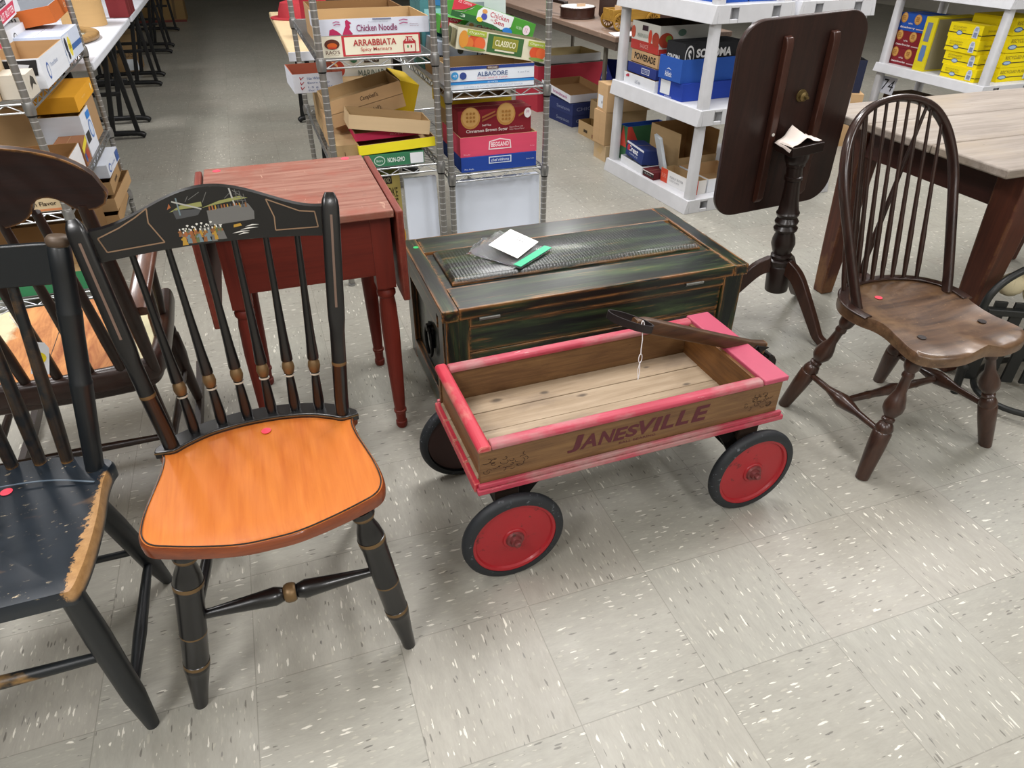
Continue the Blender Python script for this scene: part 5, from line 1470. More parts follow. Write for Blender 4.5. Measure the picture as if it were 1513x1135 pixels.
carton('food_box', 'white PEANUT BUTTER box with a red banner, topmost on the left rack', (-.88, 3.36, .9475), 90, (.52, .22, .08), 'e8e8ec', '30302e', True, tilt=(0, -4), group=GL, deco=[
    ('p', 'F', [(.12, .1), (.8, .1), (.86, .62), (.22, .62)], 'd03a58'), ('t', 'F', .17, .18, .8, .48, 'PEANUT BUTTER', 'f4e6ea', {'bold': .015}), ('e', 'F', .14, .55, .07, .16, '4a7a58'), ('r', 'F', .42, .68, .62, .95, '2e2a30'), ('t', 'F', .44, .74, .6, .88, 'KIRKLAND', 'c9c5c8')])
carton('food_tray', 'orange open tray with pale grey inside tipped on the left rack', (-.745, 3.8, .94), 90, (.48, .26, .065), 'c4672e', 'a9adb4', tilt=(-9, -2), group=GL, deco=[('t', 'F', .6, .3, .7, .7, 'dr', 'e8b48c', {'bold': .01}), ('r', 'L', .05, .15, .5, .7, 'd8d4cc'), *[('r', 'L', .08 + .05 * k, .2, .1 + .05 * k, .65, '2a2a2a') for k in range(8)]])
carton('food_box', 'green printed box standing behind the orange tray on the left rack', (-1.04, 3.86, .809), 90, (.07, .12, .16), '5a7a5c', KD, True, group=GL)
carton('food_box', 'little pale box with a dark leaf print on the left rack', (-.712, 2.9, .809), 90, (.125, .09, .075), 'cbc4b6', KD, True, group=GL, deco=[('p', 'F', [(.2, .3), (.5, .5), (.8, .35), (.7, .7), (.45, .85), (.25, .6)], '3a362e')])
carton('cardboard_box', 'big plain tan carton at the near end of the top left shelf', (-1.08, 2.86, .809), 0, (.275, .2, .155), 'cfb48e', KD, True, group=GL)
carton('food_tray', 'large kraft tray with a white front and red print on the middle left shelf', (-1.1, 3.1, .438), 0, (.375, .27, .105), 'e0dfe0', 'a2794d', group=GL, fh=.85, deco=[('t', 'F', .55, .3, .68, .6, 'soft', 'b05a68'), ('t', 'F', .78, .3, .95, .7, 'SALE', 'b05a68', {'bold': .01})])
carton('cardboard_box', 'tall kraft carton standing behind the large white fronted tray on the left rack', (-1.1, 3.54, .438), 0, (.19, .3, .22), 'b8966c', KD, True, group=GL)
carton('food_tray', 'yellow-orange tray on top of the boxes on the middle left shelf', (-.725, 3.57, .619), 90, (.45, .2, .062), 'dfa02a', '9a7a4a', True, tilt=(0, 0), group=GL, deco=[('e', 'F', .9, .5, .03, .25, 'f2dca8'), ('t', 'F', .3, .4, .5, .6, 'honey oats', 'eec877')])
carton('food_box', 'white box with black and blue print turned to the aisle on the middle left shelf', (-.722, 3.53, .438), 90, (.22, .16, .175), 'd9dde6', 'b9975f', group=GL, deco=[('r', 'F', .05, .3, .45, .55, '26262a'), ('e', 'F', .72, .5, .2, .22, '5d86c8'), ('e', 'F', .72, .5, .15, .17, 'c9d4e6'), ('r', 'F', .55, .75, .95, .92, '2f7fd0')])
carton('cardboard_box', 'kraft carton under the yellow-orange tray on the middle left shelf', (-.735, 3.76, .438), 90, (.25, .16, .177), 'a98862', KD, True, group=GL)
carton('food_box', 'small printed box with a yellow band at the edge of the middle left shelf', (-.722, 3.39, .438), 90, (.125, .1, .1), '9a6a4a', KD, True, group=GL, deco=[('p', 'F', [(0, .5), (1, .75), (1, 1), (0, .75)], 'e2cf3a'), ('e', 'F', .6, .35, .25, .2, 'a8402e'), ('e', 'F', .2, .3, .12, .18, '3f5a9a')])
carton('food_box', 'kraft box lettered Spicy Chicken Flavor at the near end of the middle left shelf', (-1.06, 2.845, .438), 0, (.325, .2, .095), 'd2bd98', KD, True, group=GL, deco=[('r', 'F', 0, .02, 1, .1, 'd8895a'), ('t', 'F', .72, .5, .97, .78, 'Spicy', '33261a', {'bold': .02}), ('t', 'F', .55, .22, .97, .38, 'Chicken Flavor', '33261a', {'bold': .015}), ('r', 'F', 0, .85, 1, .92, 'd8895a')])
carton('food_tray', 'green tray on the bottom left shelf behind the plank chair', (-1.05, 2.85, .122), 0, (.31, .26, .075), '3f8a5c', KD, group=GL)
carton('cardboard_box', 'shade-toned kraft carton in the bottom left shelf behind the green tray', (-1.1, 3.13, .122), 0, (.36, .34, .17), '80603c', '6a4e30', group=GL)  # kraft darkened in its colour to stand for the shade inside the shelf
for k, (yy, zz, w, lb, c, dec) in enumerate(((3.5, .122, .46, 'lowest brown tray of the pile spilling from the bottom left shelf', 'b08d62', []), (3.55, .183, .45, 'middle brown tray of the pile spilling from the bottom left shelf', 'b8966c', []),
                                            (3.6, .244, .4, 'top brown tray with a printed end of the pile on the bottom left shelf', 'ae8c62', [('t', 'F', .3, .35, .55, .65, 'tuna', '4a3826', {'bold': .01}), ('r', 'F', .84, .1, .98, .9, '5f4a34')]),
                                            (3.66, .305, .33, 'small white and blue box on the brown trays of the bottom left shelf', 'd9dfea', [('e', 'F', .2, .5, .1, .33, '3a62b0'), ('e', 'F', .2, .5, .07, .22, 'd9dfea'), ('t', 'F', .34, .4, .64, .6, 'Choice Pasta', '6f86b8'), ('r', 'F', .74, .1, .98, .9, '34579a')]))):
    carton('food_tray' if k < 3 else 'food_box', lb, (-.69 - .005 * k, yy, zz), 90 + (2, -2, 1, -1)[k], (w, .24 if k < 3 else .16, .058), c, '86643e', top=(k == 3), group=GL, deco=dec)
# ================================================================== folding tables along the left aisle
TBLW = gloss('white_plastic_top', 'dfe2ea', .45)
TBLK = gloss('black_tube_steel', '17181a', .42, .3)
def folding_table(label, x0, x1, y0, y1, z, top, steel, group):
    r = thing('folding_table', label, 'table', ((x0 + x1) / 2, (y0 + y1) / 2, 0), 0, group)
    MB().box((x0, y0, z - .042), (x1, y1, z)).build('table_top', top, r, bevel=.008)
    for y in (y0 + .165, y1 - .165):
        mb = MB()
        xc = (x0 + x1) / 2
        for dx in (-.1, .1):
            mb.bar((xc + dx, y, .04), (xc + dx * 2.2, y, z - .04), .032, .028, (0, 1, 0))
        for dx in (-.26, .26):
            mb.bar((xc + dx * .85, y, z - .05), (xc + dx, y, .045), .03, .028, (0, 1, 0))
        mb.bar((xc - .22, y, .3), (xc + .22, y, .3), .025, .025)
        mb.build('leg', steel, r, bevel=.004)
        ft_ = spline([(x0 + .08, y, .012), (x0 + .13, y, .035), (xc, y, .042), (x1 - .13, y, .035), (x1 - .08, y, .012)], 5)
        n = len(ft_)
        MB().sweep(ft_, [(.024, .017 if 0 < i < n - 1 else .011) for i in range(n)], (0, 0, 1), 3).build('foot_bar', steel, r, sharp=50)
    return r
GT = 'white folding tables along the left aisle'
t0 = folding_table('white folding table touching the left wire rack, holding a round box', -1.46, -.70, 4.09, 5.81, .738, TBLW, TBLK, GT)
for k, lb in enumerate(('second white folding table up the left aisle', 'third white folding table up the left aisle', 'furthest white folding table up the left aisle')):
    c = dup(t0, Matrix.Translation((0, 1.86 * (k + 1), 0)) @ WM[t0])
    c['label'] = lb
hb = thing('hat_box', 'large round tan hat box on the nearest white folding table', 'box', (-.92, 5.5, .738))
TAN = board('c9a470')
MB().lathe((-.92, 5.5, .739), (-.92, 5.5, .95), [(0, .126), (1, .126)], 40).build('drum', TAN, hb)
MB().lathe((-.92, 5.5, .951), (-.92, 5.5, 1.0), [(0, .131), (.97, .131), (1, .128)], 40).build('lid', board('c29c68'), hb)
fr = thing('oval_picture', 'oval wooden framed picture lying on the nearest white folding table', 'picture', (-.95, 4.86, .738))
n = 40
ring = [V((-.95 + .155 * math.cos(2 * PI * i / n), 4.86 + .27 * math.sin(2 * PI * i / n), .757)) for i in range(n)]
MB().sweep(ring, (.034, .017), (0, 0, 1), 3.5, closed=True).build('moulding', wood('frame_wood', '6f5433', 'a5824f', 0, 1, .45), fr, sharp=50)
MB().disc((-.95, 4.86, .743), .135, (0, 0, 1), 40, .006, ry=.25).build('glass', gloss('framed_glass', 'd6dbd0', .12), fr)
rb = carton('keepsake_box', 'dark red striped box at the back of the nearest white folding table', (-.70, 5.84, .7385), 90, (.42, .12, .17), '7a2a2e', KD, True, deco=[('r', 'F', .3, 0, .34, 1, '96504e'), ('r', 'F', .6, 0, .63, 1, '96504e')], cat='box')
b = carton('cardboard_box', 'large brown box with a dark red foot under the furthest white table', (-1.36, 12.2, 0), 0, (.64, .5, .5), '8a7048', KD, True, deco=[('r', 'F', 0, 0, 1, .06, '6a2a24'), ('p', 'F', [(.75, .08), (.8, .08), (.85, .9), (.8, .9)], '5f4c30')])
carton('cardboard_box', 'brown box with a white label under the second white folding table', (-1.36, 8.3, 0), 0, (.34, .4, .34), '8d7350', KD, True, deco=[('t', 'F', .3, .4, .9, .55, 'FOODS', '5a4630'), ('r', 'F', .68, .05, .98, .35, 'd5dbe0')])

# ================================================================== tan-topped table behind the rack, with red things on it
tn = folding_table('tan folding table with a white rim beyond the rack behind the red table', .21, .95, 4.07, 5.9, .735, gloss('tan_top', 'd8c29a', .5), TBLK, None)
MB().box((.205, 4.062, .694), (.955, 4.0695, .737)).build('rim', TBLW, tn, bevel=.001)
rh = thing('red_hat', 'round red felt hat on the tan table beyond the rack', 'hat', (.33, 5.55, .735))
RFELT = gloss('red_felt', 'a82430', .75, speck='c2404a')
MB().lathe((.36, 5.5, .736), (.36, 5.5, .84), [(0, .16), (.06, .16), (.08, .11), (.5, .1), (.9, .085), (1, .05)], 30).build('crown_and_brim', RFELT, rh, sharp=50)
rbx = carton('red_box', 'upright red box beside the red hat on the tan table', (.38, 4.5, .7355), 12, (.1, .18, .2), 'b02a3c', KD, True)

# ================================================================== brown table with old instruments, right of the racks
BRT = gloss('mottled_brown_top', '8a7364', .4, speck='a08a7a')
GRY = gloss('grey_steel_leg', '77746a', .5, .3)
bt = thing('brown_table', 'brown laminate table with grey legs holding a banjo and a toy cart', 'table', (2.42, 5., 0))
MB().box((2.05, 4.03, .705), (2.85, 6.6, .735)).build('table_top', BRT, bt, bevel=.004)
MB().box((2.062, 4.04, .66), (2.078, 6.58, .7045)).box((2.82, 4.04, .66), (2.836, 6.58, .7045)).build('apron', gloss('table_apron', '5d5046', .5), bt)
for x, y in ((2.17, 4.38), (2.17, 6.2), (2.74, 4.38), (2.74, 6.2)):
    MB().tube(spline([(x, y, .70), (x + .0, y, .35), (x - .004, y, .13), (x + .016, y + .02, 0)], 6), .015, 10).build('leg', GRY, bt)
bj = thing('banjo', 'small dark banjo with a pale drum head lying on the brown table', 'banjo', (2.2, 4.95, .735))
MB().lathe((2.2, 4.92, .736), (2.2, 4.92, .805), [(0, .118), (.1, .122), (.12, .118), (.85, .118), (.87, .123), (.97, .123), (1, .118)], 36).build('rim', gloss('banjo_rim', '3a211a', .3, 0, .3), bj, sharp=40)
MB().lathe((2.2, 4.92, .8052), (2.2, 4.92, .809), [(0, .116), (1, .112)], 36).build('drum_head', flat('cfd0cc', .5), bj)
MB().bar((2.16, 5.03, .815), (2.0 + .08, 5.42, .83), .035, .02).build('neck', gloss('banjo_neck', '241610', .35), bj, bevel=.004)
MB().disc((2.105, 4.905, .77), .011, (-1, -.3, 0), 14, .006).build('jack', flat('e4e0da', .4), bj)
MB().box((2.17, 4.86, .8095), (2.23, 4.872, .826)).build('bridge', flat('c9a98a', .5), bj)
tc = thing('toy_cart', 'ochre toy cart with spoked wheels on the brown table edge', 'toy', (2.28, 4.33, .735))
OCH = wood('ochre_paint', '8a6420', 'b58c38', 0, 1.5, .5, wear='5a3c1a', wr=.004, wa=.4)
mb = MB()
for lo, hi in (((2.14, 4.25, .785), (2.46, 4.40, .793)), ((2.14, 4.25, .793), (2.46, 4.258, .85)), ((2.14, 4.392, .793), (2.46, 4.40, .85)), ((2.14, 4.258, .793), (2.148, 4.392, .85)), ((2.452, 4.258, .793), (2.46, 4.392, .85))):
    mb.box(lo, hi)
mb.build('cart_body', OCH, tc, bevel=.002)
for x in (2.185, 2.405):
    for y in (4.238, 4.412):
        mb = MB()
        ring = [V((x + .044 * math.cos(2 * PI * i / 24), y, .7845 + .044 * math.sin(2 * PI * i / 24))) for i in range(24)]
        mb.sweep(ring, (.006, .004), (0, 1, 0), closed=True)
        for i in range(6):
            q = PI * i / 6
            mb.bar((x - .042 * math.cos(q), y, .7845 - .042 * math.sin(q)), (x + .042 * math.cos(q), y, .7845 + .042 * math.sin(q)), .005, .005, (0, 1, 0))
        mb.lathe((x, y - .008, .7845), (x, y + .008, .7845), [(0, .01), (1, .01)], 10)
        mb.build('spoked_wheel', OCH, tc)
carton('cardboard_tray', 'small pale load of card in the toy cart', (2.2, 4.29, .794), 0, (.2, .07, .07), 'd8b890', KD, True)
sc = thing('suitcase', 'dark brown hard case behind the toy cart', 'case', (2.55, 4.75, .735))
MB().box((2.37, 4.62, .736), (2.83, 4.95, .9)).build('shell', gloss('brown_leather', '3a241d', .5, speck='5a3a2e'), sc, bevel=.012)
for x in (2.44, 2.6):
    MB().box((x, 4.606, .8), (x + .02, 4.6195, .84)).build('latch', STEEL, sc, bevel=.002)
o = MB().prism([(2.06, 4.05), (2.24, 4.04), (2.27, 4.19), (2.09, 4.2)], .7355, .7375).build('paper_sheet', flat('e9ebef', .6), None, M=Matrix.Translation((2.16, 4.12, .736)))
tag(o, 'loose white papers on the near corner of the brown table', 'paper')

# ================================================================== boxes on the floor under the brown table
GF = 'boxes on the floor under the brown table'
carton('food_tray', 'navy tray printed CHICKEN, lower of two on the floor under the brown table', (2.205, 4.93, 0), 8, (.34, .42, .082), '27305e', KD, True, group=GF, deco=[('t', 'F', .1, .35, .8, .65, 'CHICKEN', '6f7690', {'bold': .01}), ('t', 'L', .45, .3, .9, .6, 'Swanson', '6f7690', {'bold': .015})])
carton('food_tray', 'navy tray printed CHICKEN, upper of two on the floor under the brown table', (2.205, 4.93, .083), 8, (.34, .42, .082), '2c3666', KD, True, group=GF, deco=[('t', 'F', .1, .35, .8, .65, 'CHICKEN', '767da0', {'bold': .01}), ('t', 'L', .45, .3, .9, .6, 'Swanson', '767da0', {'bold': .015})])
carton('food_tray', 'white rimmed tray with pink lettering on the navy trays', (2.19, 4.95, .17), 6, (.34, .46, .055), 'e2e2ea', '9d7a52', group=GF, tilt=(4, 0), deco=[('t', 'L', .1, .2, .35, .85, 'frutz', '2b3050', {'bold': .02}), ('t', 'L', .42, .3, .9, .7, 'brandsnack', 'b04a88', {'bold': .01})])
carton('food_box', 'long red open carton on the floor behind the navy trays', (2.13, 5.46, 0), 6, (.62, .4, .34), 'b23444', 'b9b6b0', group=GF)
carton('food_tray', 'shallow pale grey open tray with cream inside on top of the long red carton', (2.2, 5.5, .345), 4, (.5, .34, .06), 'c4c6c8', 'd9cba0', group=GF)
carton('food_box', 'deep blue open box with white lettering tipped under the brown table', (2.31, 4.62, .215), -12, (.3, .27, .2), '2a3484', '2d3c8c', tilt=(18, 6), group=GF, deco=[('t', 'F', .3, .08, .8, .36, 'CLIF', 'e2e4ee', {'bold': .03}), ('r', 'F', .3, .02, .7, .07, 'd2b93a'), ('r', 'L', .1, .35, .5, .85, 'c9cfe0'), ('e', 'L', .75, .3, .12, .25, 'e6d06a')])
carton('cardboard_box', 'brown carton under the tipped deep blue box', (2.32, 4.66, 0), -4, (.3, .25, .2), 'b5986f', KD, True, group=GF)
carton('produce_crate', 'low tan produce crate with hand holes beside the grey table leg', (2.205, 4.5, 0), 3, (.1, .28, .095), 'b5986f', '7d6138', group=GF, deco=[('r', 'L', .3, .3, .5, .5, '3a2c1a'), ('r', 'L', .75, .15, .9, .4, '7a4a34')])
carton('cardboard_box', 'crumpled low kraft box on the floor at the foot of the white plastic shelf', (2.06, 4.06, 0), 2, (.3, .16, .1), 'cfb48e', KD, True, tilt=(0, 0), group=GF, deco=[('p', 'L', [(.2, .5), (.5, .9), (.8, .8), (.6, .4)], 'cdae7e')])
carton('cardboard_box', 'square kraft carton standing on the crumpled low box', (2.05, 4.07, .102), 4, (.3, .15, .2), 'c3a178', KD, True, group=GF)
carton('cardboard_box', 'kraft carton with a white shipping label on top of the square carton', (2.05, 4.07, .304), -2, (.3, .15, .16), 'c9a67c', KD, True, group=GF, tilt=(0, 0), deco=[('r', 'L', .1, .08, .6, .55, 'dfe3ea'), ('e', 'L', .5, .3, .04, .06, '3a3f4a')])

# ================================================================== pale plastic shelving
PLA = gloss('pale_grey_plastic', 'cfd0d4', .45)
def plastic_unit(label, M, W, D, levels, h=1.25):
    r = thing('plastic_shelf', label, 'shelf unit', M=M, group='pale plastic shelf units')
    def tray(z0, z1):
        mb = MB()
        mb.box((0.012, 0.012, z1 - .014), (W - .012, D - .012, z1), 0, M)
        # long sides flare out a little towards the foot
        for x0, x1, s_ in ((0, .014, -1), (W - .014, W, 1)):
            f = .014 * s_
            p = [(x0 + min(f, 0), 0, z0), (x1 + max(f, 0), 0, z0), (x1 + max(f, 0), D, z0), (x0 + min(f, 0), D, z0), (x0, 0, z1), (x1, 0, z1), (x1, D, z1), (x0, D, z1)]
            mb.add([M @ V(q) for q in p], [(0, 3, 2, 1), (4, 5, 6, 7), (0, 1, 5, 4), (1, 2, 6, 5), (2, 3, 7, 6), (3, 0, 4, 7)])
        ho = [(.085, .13), (W - .13, W - .085)]
        zl, zh = z0 + .018, z1 - .014
        for y0, y1, yb in ((0, .012, .045), (D - .012, D, D - .05)):
            xs = [.014, ho[0][0], ho[0][1], ho[1][0], ho[1][1], W - .014]
            for k in (0, 2, 4):
                mb.box((xs[k], y0, z0), (xs[k + 1], y1, z1), 0, M)
            for a, b in ho:
                mb.box((a, y0, z0), (b, y1, zl), 0, M).box((a, y0, zh), (b, y1, z1), 0, M)
                mb.box((a - .004, min(yb, yb + .005), z0), (b + .004, max(yb, yb + .005), z1), 0, M)
                for x in (a - .004, b):
                    mb.box((x, min(y0, yb), z0 + .004), (x + .004, max(y1, yb), z1 - .004), 0, M)
        mb.build('shelf_tray', PLA, r, bevel=.004)
    for z0, z1 in levels:
        tray(z0, z1)
    zs = [z1 for z0, z1 in levels]
    for x in (.035, W - .035):
        for y in (.035, D - .035):
            for a, b in zip(zs, [l[0] for l in levels[1:]] + [h]):
                mb = MB()
                pts = [M @ V((x, y, a)), M @ V((x, y, b))]
                mb.sweep(pts, [(.027, .027), (.024, .024)], M.to_3x3() @ V((0, 1, 0)), 3.5, seg=20).build('shelf_post', PLA, r, sharp=50)
    return r
U1 = Matrix.Translation((2.068, 3.073, 0)) @ Matrix.Rotation(R(4.3), 4, 'Z')
LV = ((0, .072), (.452, .528), (.91, .988))
plastic_unit('pale plastic shelf unit of food boxes behind the tipped-up mahogany table', U1, .46, .86, LV)
U2 = Matrix.Translation((2.566, 3.105, 0)) @ Matrix.Rotation(R(2.5), 4, 'Z')
plastic_unit('second pale plastic shelf unit, mostly hidden by the tipped-up table top', U2, .46, .86, LV)
U3 = Matrix.Translation((4.16, 3.27, 0))
plastic_unit('pale plastic shelf unit of yellow boxes at the top right corner', U3, .46, .88, ((0, .07), (.42, .474), (.885, .96)))
GP = 'boxes on the pale plastic shelves'
def on1(a, b, z):
    return tuple(U1 @ V((a, b, z)))
TILE1 = 4.3
carton('food_tray', 'white sparkling water tray, lowest on the middle plastic shelf', on1(.012, .44, .5285), TILE1 - 2, (.3, .335, .058), 'dde0e6', 'a58560', group=GP, deco=[('e', 'L', .14, .75, .04, .14, 'b0304a'), ('e', 'L', .09, .68, .025, .1, 'c04a5c'), ('t', 'L', .38, .25, .55, .6, 'LaCroix', '8a90a0', {'shear': .3}), ('t', 'F', .12, .48, .75, .72, 'sparkling', '4a5058', {'bold': .01}), ('t', 'F', .25, .15, .62, .38, 'water', '4a5058', {'bold': .01})])
carton('food_tray', 'dark navy tray with an outlined emblem on the white sparkling water tray', on1(.025, .46, .588), TILE1 - 3, (.28, .31, .052), '2b3a80', KD, group=GP, deco=[('r', 'L', .5, .2, .78, .75, 'd2d8e8'), ('r', 'L', .515, .27, .765, .68, '2b3a80'), ('t', 'L', .54, .36, .74, .6, 'CORES', 'c9d0e4')])
carton('food_tray', 'kraft tray with bold black lettering on the dark navy tray', on1(.035, .47, .642), TILE1 - 4, (.26, .295, .062), 'c3a178', KD, group=GP, deco=[('t', 'L', .12, .25, .92, .8, 'POWERADE', '1e1a18', {'bold': .03})])
carton('food_box', 'deep red and white tomato sauce box open on top of the plastic shelf stack', on1(.045, .49, .706), TILE1 - 2, (.32, .29, .14), 'dcdcd4', '3a2d1e', group=GP, deco=[
    ('r', 'L', 0, 0, 1, .34, 'b83a34'), ('r', 'F', 0, 0, 1, .2, 'b83a34'), ('e', 'L', .06, .6, .08, .22, 'c85a40'), ('r', 'L', .38, .72, .58, .9, '3a2430'), ('t', 'L', .22, .46, .6, .6, 'MARINARA', '9aa59a'), ('e', 'L', .68, .55, .06, .25, 'd84a34'), ('e', 'L', .88, .5, .12, .25, 'a8402e'), ('e', 'F', .12, .5, .14, .26, 'b0442f'), ('e', 'F', .17, .55, .06, .12, '7f9a3f'), ('e', 'F', .42, .75, .08, .12, '6a8a7a'), ('t', 'L', .35, .1, .65, .24, 'SAUCE', 'e2a9a2')])
carton('food_tray', 'big blue open tray with a white wave logo on the middle plastic shelf', on1(.012, .22, .6145), TILE1, (.41, .2, .11), '2b57ac', '2f62bd', group=GP, deco=[('t', 'L', .3, .15, .6, .4, 'Athletic', 'dfe6f4', {'bold': .01}), ('p', 'L', [(.35, .45), (.45, .55), (.58, .46), (.45, .5)], 'dfe6f4')])
carton('food_box', 'blue box with a white shipping label under the big blue open tray', on1(.02, .2, .5285), TILE1, (.4, .22, .085), '2340a0', KD, True, group=GP, deco=[('r', 'L', .1, .15, .5, .95, 'dfe3e8'), ('t', 'L', .3, .02, .6, .12, 'Athletic', 'cfd8ee')])
carton('food_box', 'black box with an oval white emblem sitting in the big blue tray', on1(.03, .235, .6195), TILE1, (.37, .16, .175), '26272a', '1a1a1a', True, group=GP, deco=[
    ('e', 'F', .08, .66, .075, .3, 'e4e4e4'), ('e', 'F', .08, .66, .062, .25, '26272a'), ('t', 'F', .055, .5, .105, .84, 'S', 'e4e4e4', {'bold': .03}), ('t', 'F', .19, .62, .78, .86, 'SONOMA', 'e8e8e8', {'bold': .04}), ('r', 'F', .24, .5, .33, .515, 'e0e0e0'), ('t', 'F', .35, .46, .7, .56, 'GOURMET', 'e0e0e0', {'bold': .02}), ('t', 'L', .1, .5, .8, .68, 'SONOMA', 'd8d8d8', {'bold': .03})])
carton('food_box', 'slim white box with orange ends at the front corner of the bottom plastic shelf', on1(.068, .066, .0725), TILE1 + 1, (.09, .29, .075), 'e2e2e2', KD, group=GP, deco=[('r', 'L', 0, 0, .22, 1, 'cf4a30'), ('r', 'L', .88, 0, 1, 1, 'cf4a30'), ('r', 'F', 0, 0, 1, 1, 'd9d6d2'), ('r', 'F', .05, .0, .4, 1, 'cf4a30'), ('t', 'L', .3, .5, .72, .66, 'PEANUT BUTTER', '8a8a8e'), ('t', 'L', .3, .28, .6, .4, 'CHOCOLATE', '8a8a8e'), ('t', 'L', .04, .35, .18, .65, 'PURE', 'e89a88')])
carton('food_tray', 'wide white PEANUT tray at the right of the bottom plastic shelf', on1(.172, .07, .0725), TILE1, (.26, .27, .075), 'e0e2e6', 'c2a076', group=GP, deco=[('t', 'F', .2, .5, .7, .75, 'PEANUTS', '8f949c', {'bold': .01}), ('t', 'F', .2, .25, .65, .4, 'CHOCOLATE', 'a9adb4')])
carton('cardboard_box', 'big kraft open carton with tall back on the bottom plastic shelf', on1(.172, .36, .0725), TILE1, (.265, .3, .24), 'b5986f', 'b28a5a', group=GP, fh=.45)
carton('food_box', 'navy toothpaste box propped in a white tray on the bottom plastic shelf', on1(.028, .51, .119), TILE1 - 6, (.11, .22, .08), '2a3a72', KD, True, tilt=(2, 6), group=GP, deco=[('t', 'L', .1, .4, .7, .8, 'Crest', 'e6e8f0', {'bold': .025}), ('t', 'L', .22, .18, .72, .3, 'COMPLETE', 'b9c2dc'), ('e', 'L', .14, .6, .08, .22, 'c03040'), ('r', 'L', 0, .86, 1, 1, 'd9dde8')])
carton('food_tray', 'white open tray under the navy toothpaste box', on1(.02, .485, .0725), TILE1 - 4, (.13, .27, .042), 'e4e6ea', 'c9ccd2', group=GP)
carton('food_box', 'dark red and black flat box beside the white open tray on the bottom plastic shelf', on1(.02, .365, .0725), TILE1, (.12, .11, .04), '5a1f24', KD, True, group=GP, deco=[('r', 'L', 0, .3, 1, .7, '1c1a1a'), ('r', 'L', 0, .75, 1, .9, 'd8d2d0'), ('t', 'L', .2, .42, .8, .6, 'BLACK', 'b9b5b4')])
carton('food_box', 'pale blue and white panel box leaning against the kraft carton on the bottom plastic shelf', on1(.095, .34, .116), 78, (.1, .016, .2), 'ccd4dc', KD, True, tilt=(-16, 0), group=GP, deco=[('r', 'F', .15, .1, .85, .6, 'b4c8d8'), ('r', 'F', .35, .66, .65, .9, '3a3a44')])
carton('food_box', 'green and red printed box wedged behind the navy toothpaste box', on1(.07, .755, .0725), TILE1, (.28, .09, .2), '3f6f4a', '2b57ac', tilt=(0, 0), group=GP, deco=[('p', 'L', [(0, .4), (1, .4), (.5, 1)], 'd04a3c'), ('p', 'F', [(0, .5), (.3, .5), (.1, 1), (0, 1)], 'd04a3c')])
for k, (a, lb) in enumerate(((.058, 'blue box on the top plastic shelf, left of two'), (.235, 'blue box on the top plastic shelf, right of two'))):
    carton('food_box', lb, on1(a + .01, .075, .9885), TILE1, (.165, .26, .12), '2350a8', KD, True, group=GP, deco=[('t', 'F', .3, .25, .7, .5, 'Athletic', 'dfe6f4', {'bold': .01}), ('t', 'L', .3, .25, .7, .5, 'Athletic', 'dfe6f4', {'bold': .01})])
carton('food_box', 'bright blue box with green mark at the back of the middle plastic shelf', on1(.372, .58, .5285), TILE1, (.075, .2, .3), '2b5fc0', KD, True, group=GP, deco=[('r', 'L', .4, .8, .8, .9, '6ab04a'), ('e', 'L', .2, .85, .08, .05, 'e0e6f0')])
carton('food_box', 'white box with grey print on the top of the second plastic shelf unit', tuple(U2 @ V((.05, .1, .9885))), 1.5, (.36, .3, .1), 'e3e6ea', KD, True, group=GP, deco=[('r', 'F', .2, .3, .7, .5, 'b9c0ca'), ('p', 'F', [(.75, .1), (.95, .1), (.95, .8)], 'c9ced8')])

# ---- the far right unit: yellow boxes and breakfast biscuits
GY = 'yellow recycled plastic boxes on the right shelf'
def ydeco():
    return [('r', 'F', 0, .3, 1, .36, '2e2c20'), ('e', 'F', .34, .34, .09, .16, '3f5f94'), ('e', 'F', .34, .34, .075, .11, 'a9bfd8'), ('t', 'F', .12, .66, .52, .78, 'ECONOMY', 'a08f24'), ('t', 'F', .12, .5, .52, .6, 'RECYCLED PLASTIC', '8f8024'), ('p', 'F', [(.74, .12), (.9, .12), (.9, .7), (.86, .92), (.78, .92), (.74, .7)], 'c9d0dc'), ('r', 'F', .77, .18, .87, .5, '7d88a8'), ('r', 'F', .78, .6, .86, .84, '9aa4c0'), ('r', 'R', 0, .3, 1, .36, '2e2c20'), ('t', 'R', .3, .55, .9, .7, 'TRASH BAGS', '8f8024')]
def ydeco2():
    return [('r', 'F', 0, .3, 1, .36, '2e2c20'), ('e', 'F', .14, .34, .13, .15, '3f5f94'), ('e', 'F', .14, .34, .105, .1, 'a9c4dc'), ('t', 'F', .05, .6, .95, .82, 'RECYCLED PLASTIC', '8f8024', {'bold': .005}), ('p', 'F', [(.8, .12), (.96, .12), (.96, .7), (.92, .92), (.84, .92), (.8, .7)], 'c9d0dc')]
yl = ['lowest', 'second from the bottom', 'third from the bottom', 'topmost']
for k, (y, z, w, h) in enumerate(((3.63, .4745, .255, .072), (3.645, .547, .245, .076), (3.66, .6235, .24, .076), (3.67, .70, .235, .08))):
    carton('trash_bag_box', 'yellow box with barcode panel, %s in its stack on the right shelf' % yl[k], (4.19 + .004 * (k % 2), y, z), -90 + (0, 2, -1, 1)[k], (w, .13, h), 'ecd60e', KD, True, group=GY, deco=ydeco())
for k, z in enumerate((.4745, .556, .64, .735)):
    carton('trash_bag_box', 'yellow box lettered RECYCLED PLASTIC, %s in its stack' % yl[k], (4.337 - .002 * k, 3.345, z), (0, .5, -.5, 0)[k], (.265, .3, .08 if k < 2 else .092), 'f0da10', KD, True, group=GY, deco=ydeco2())
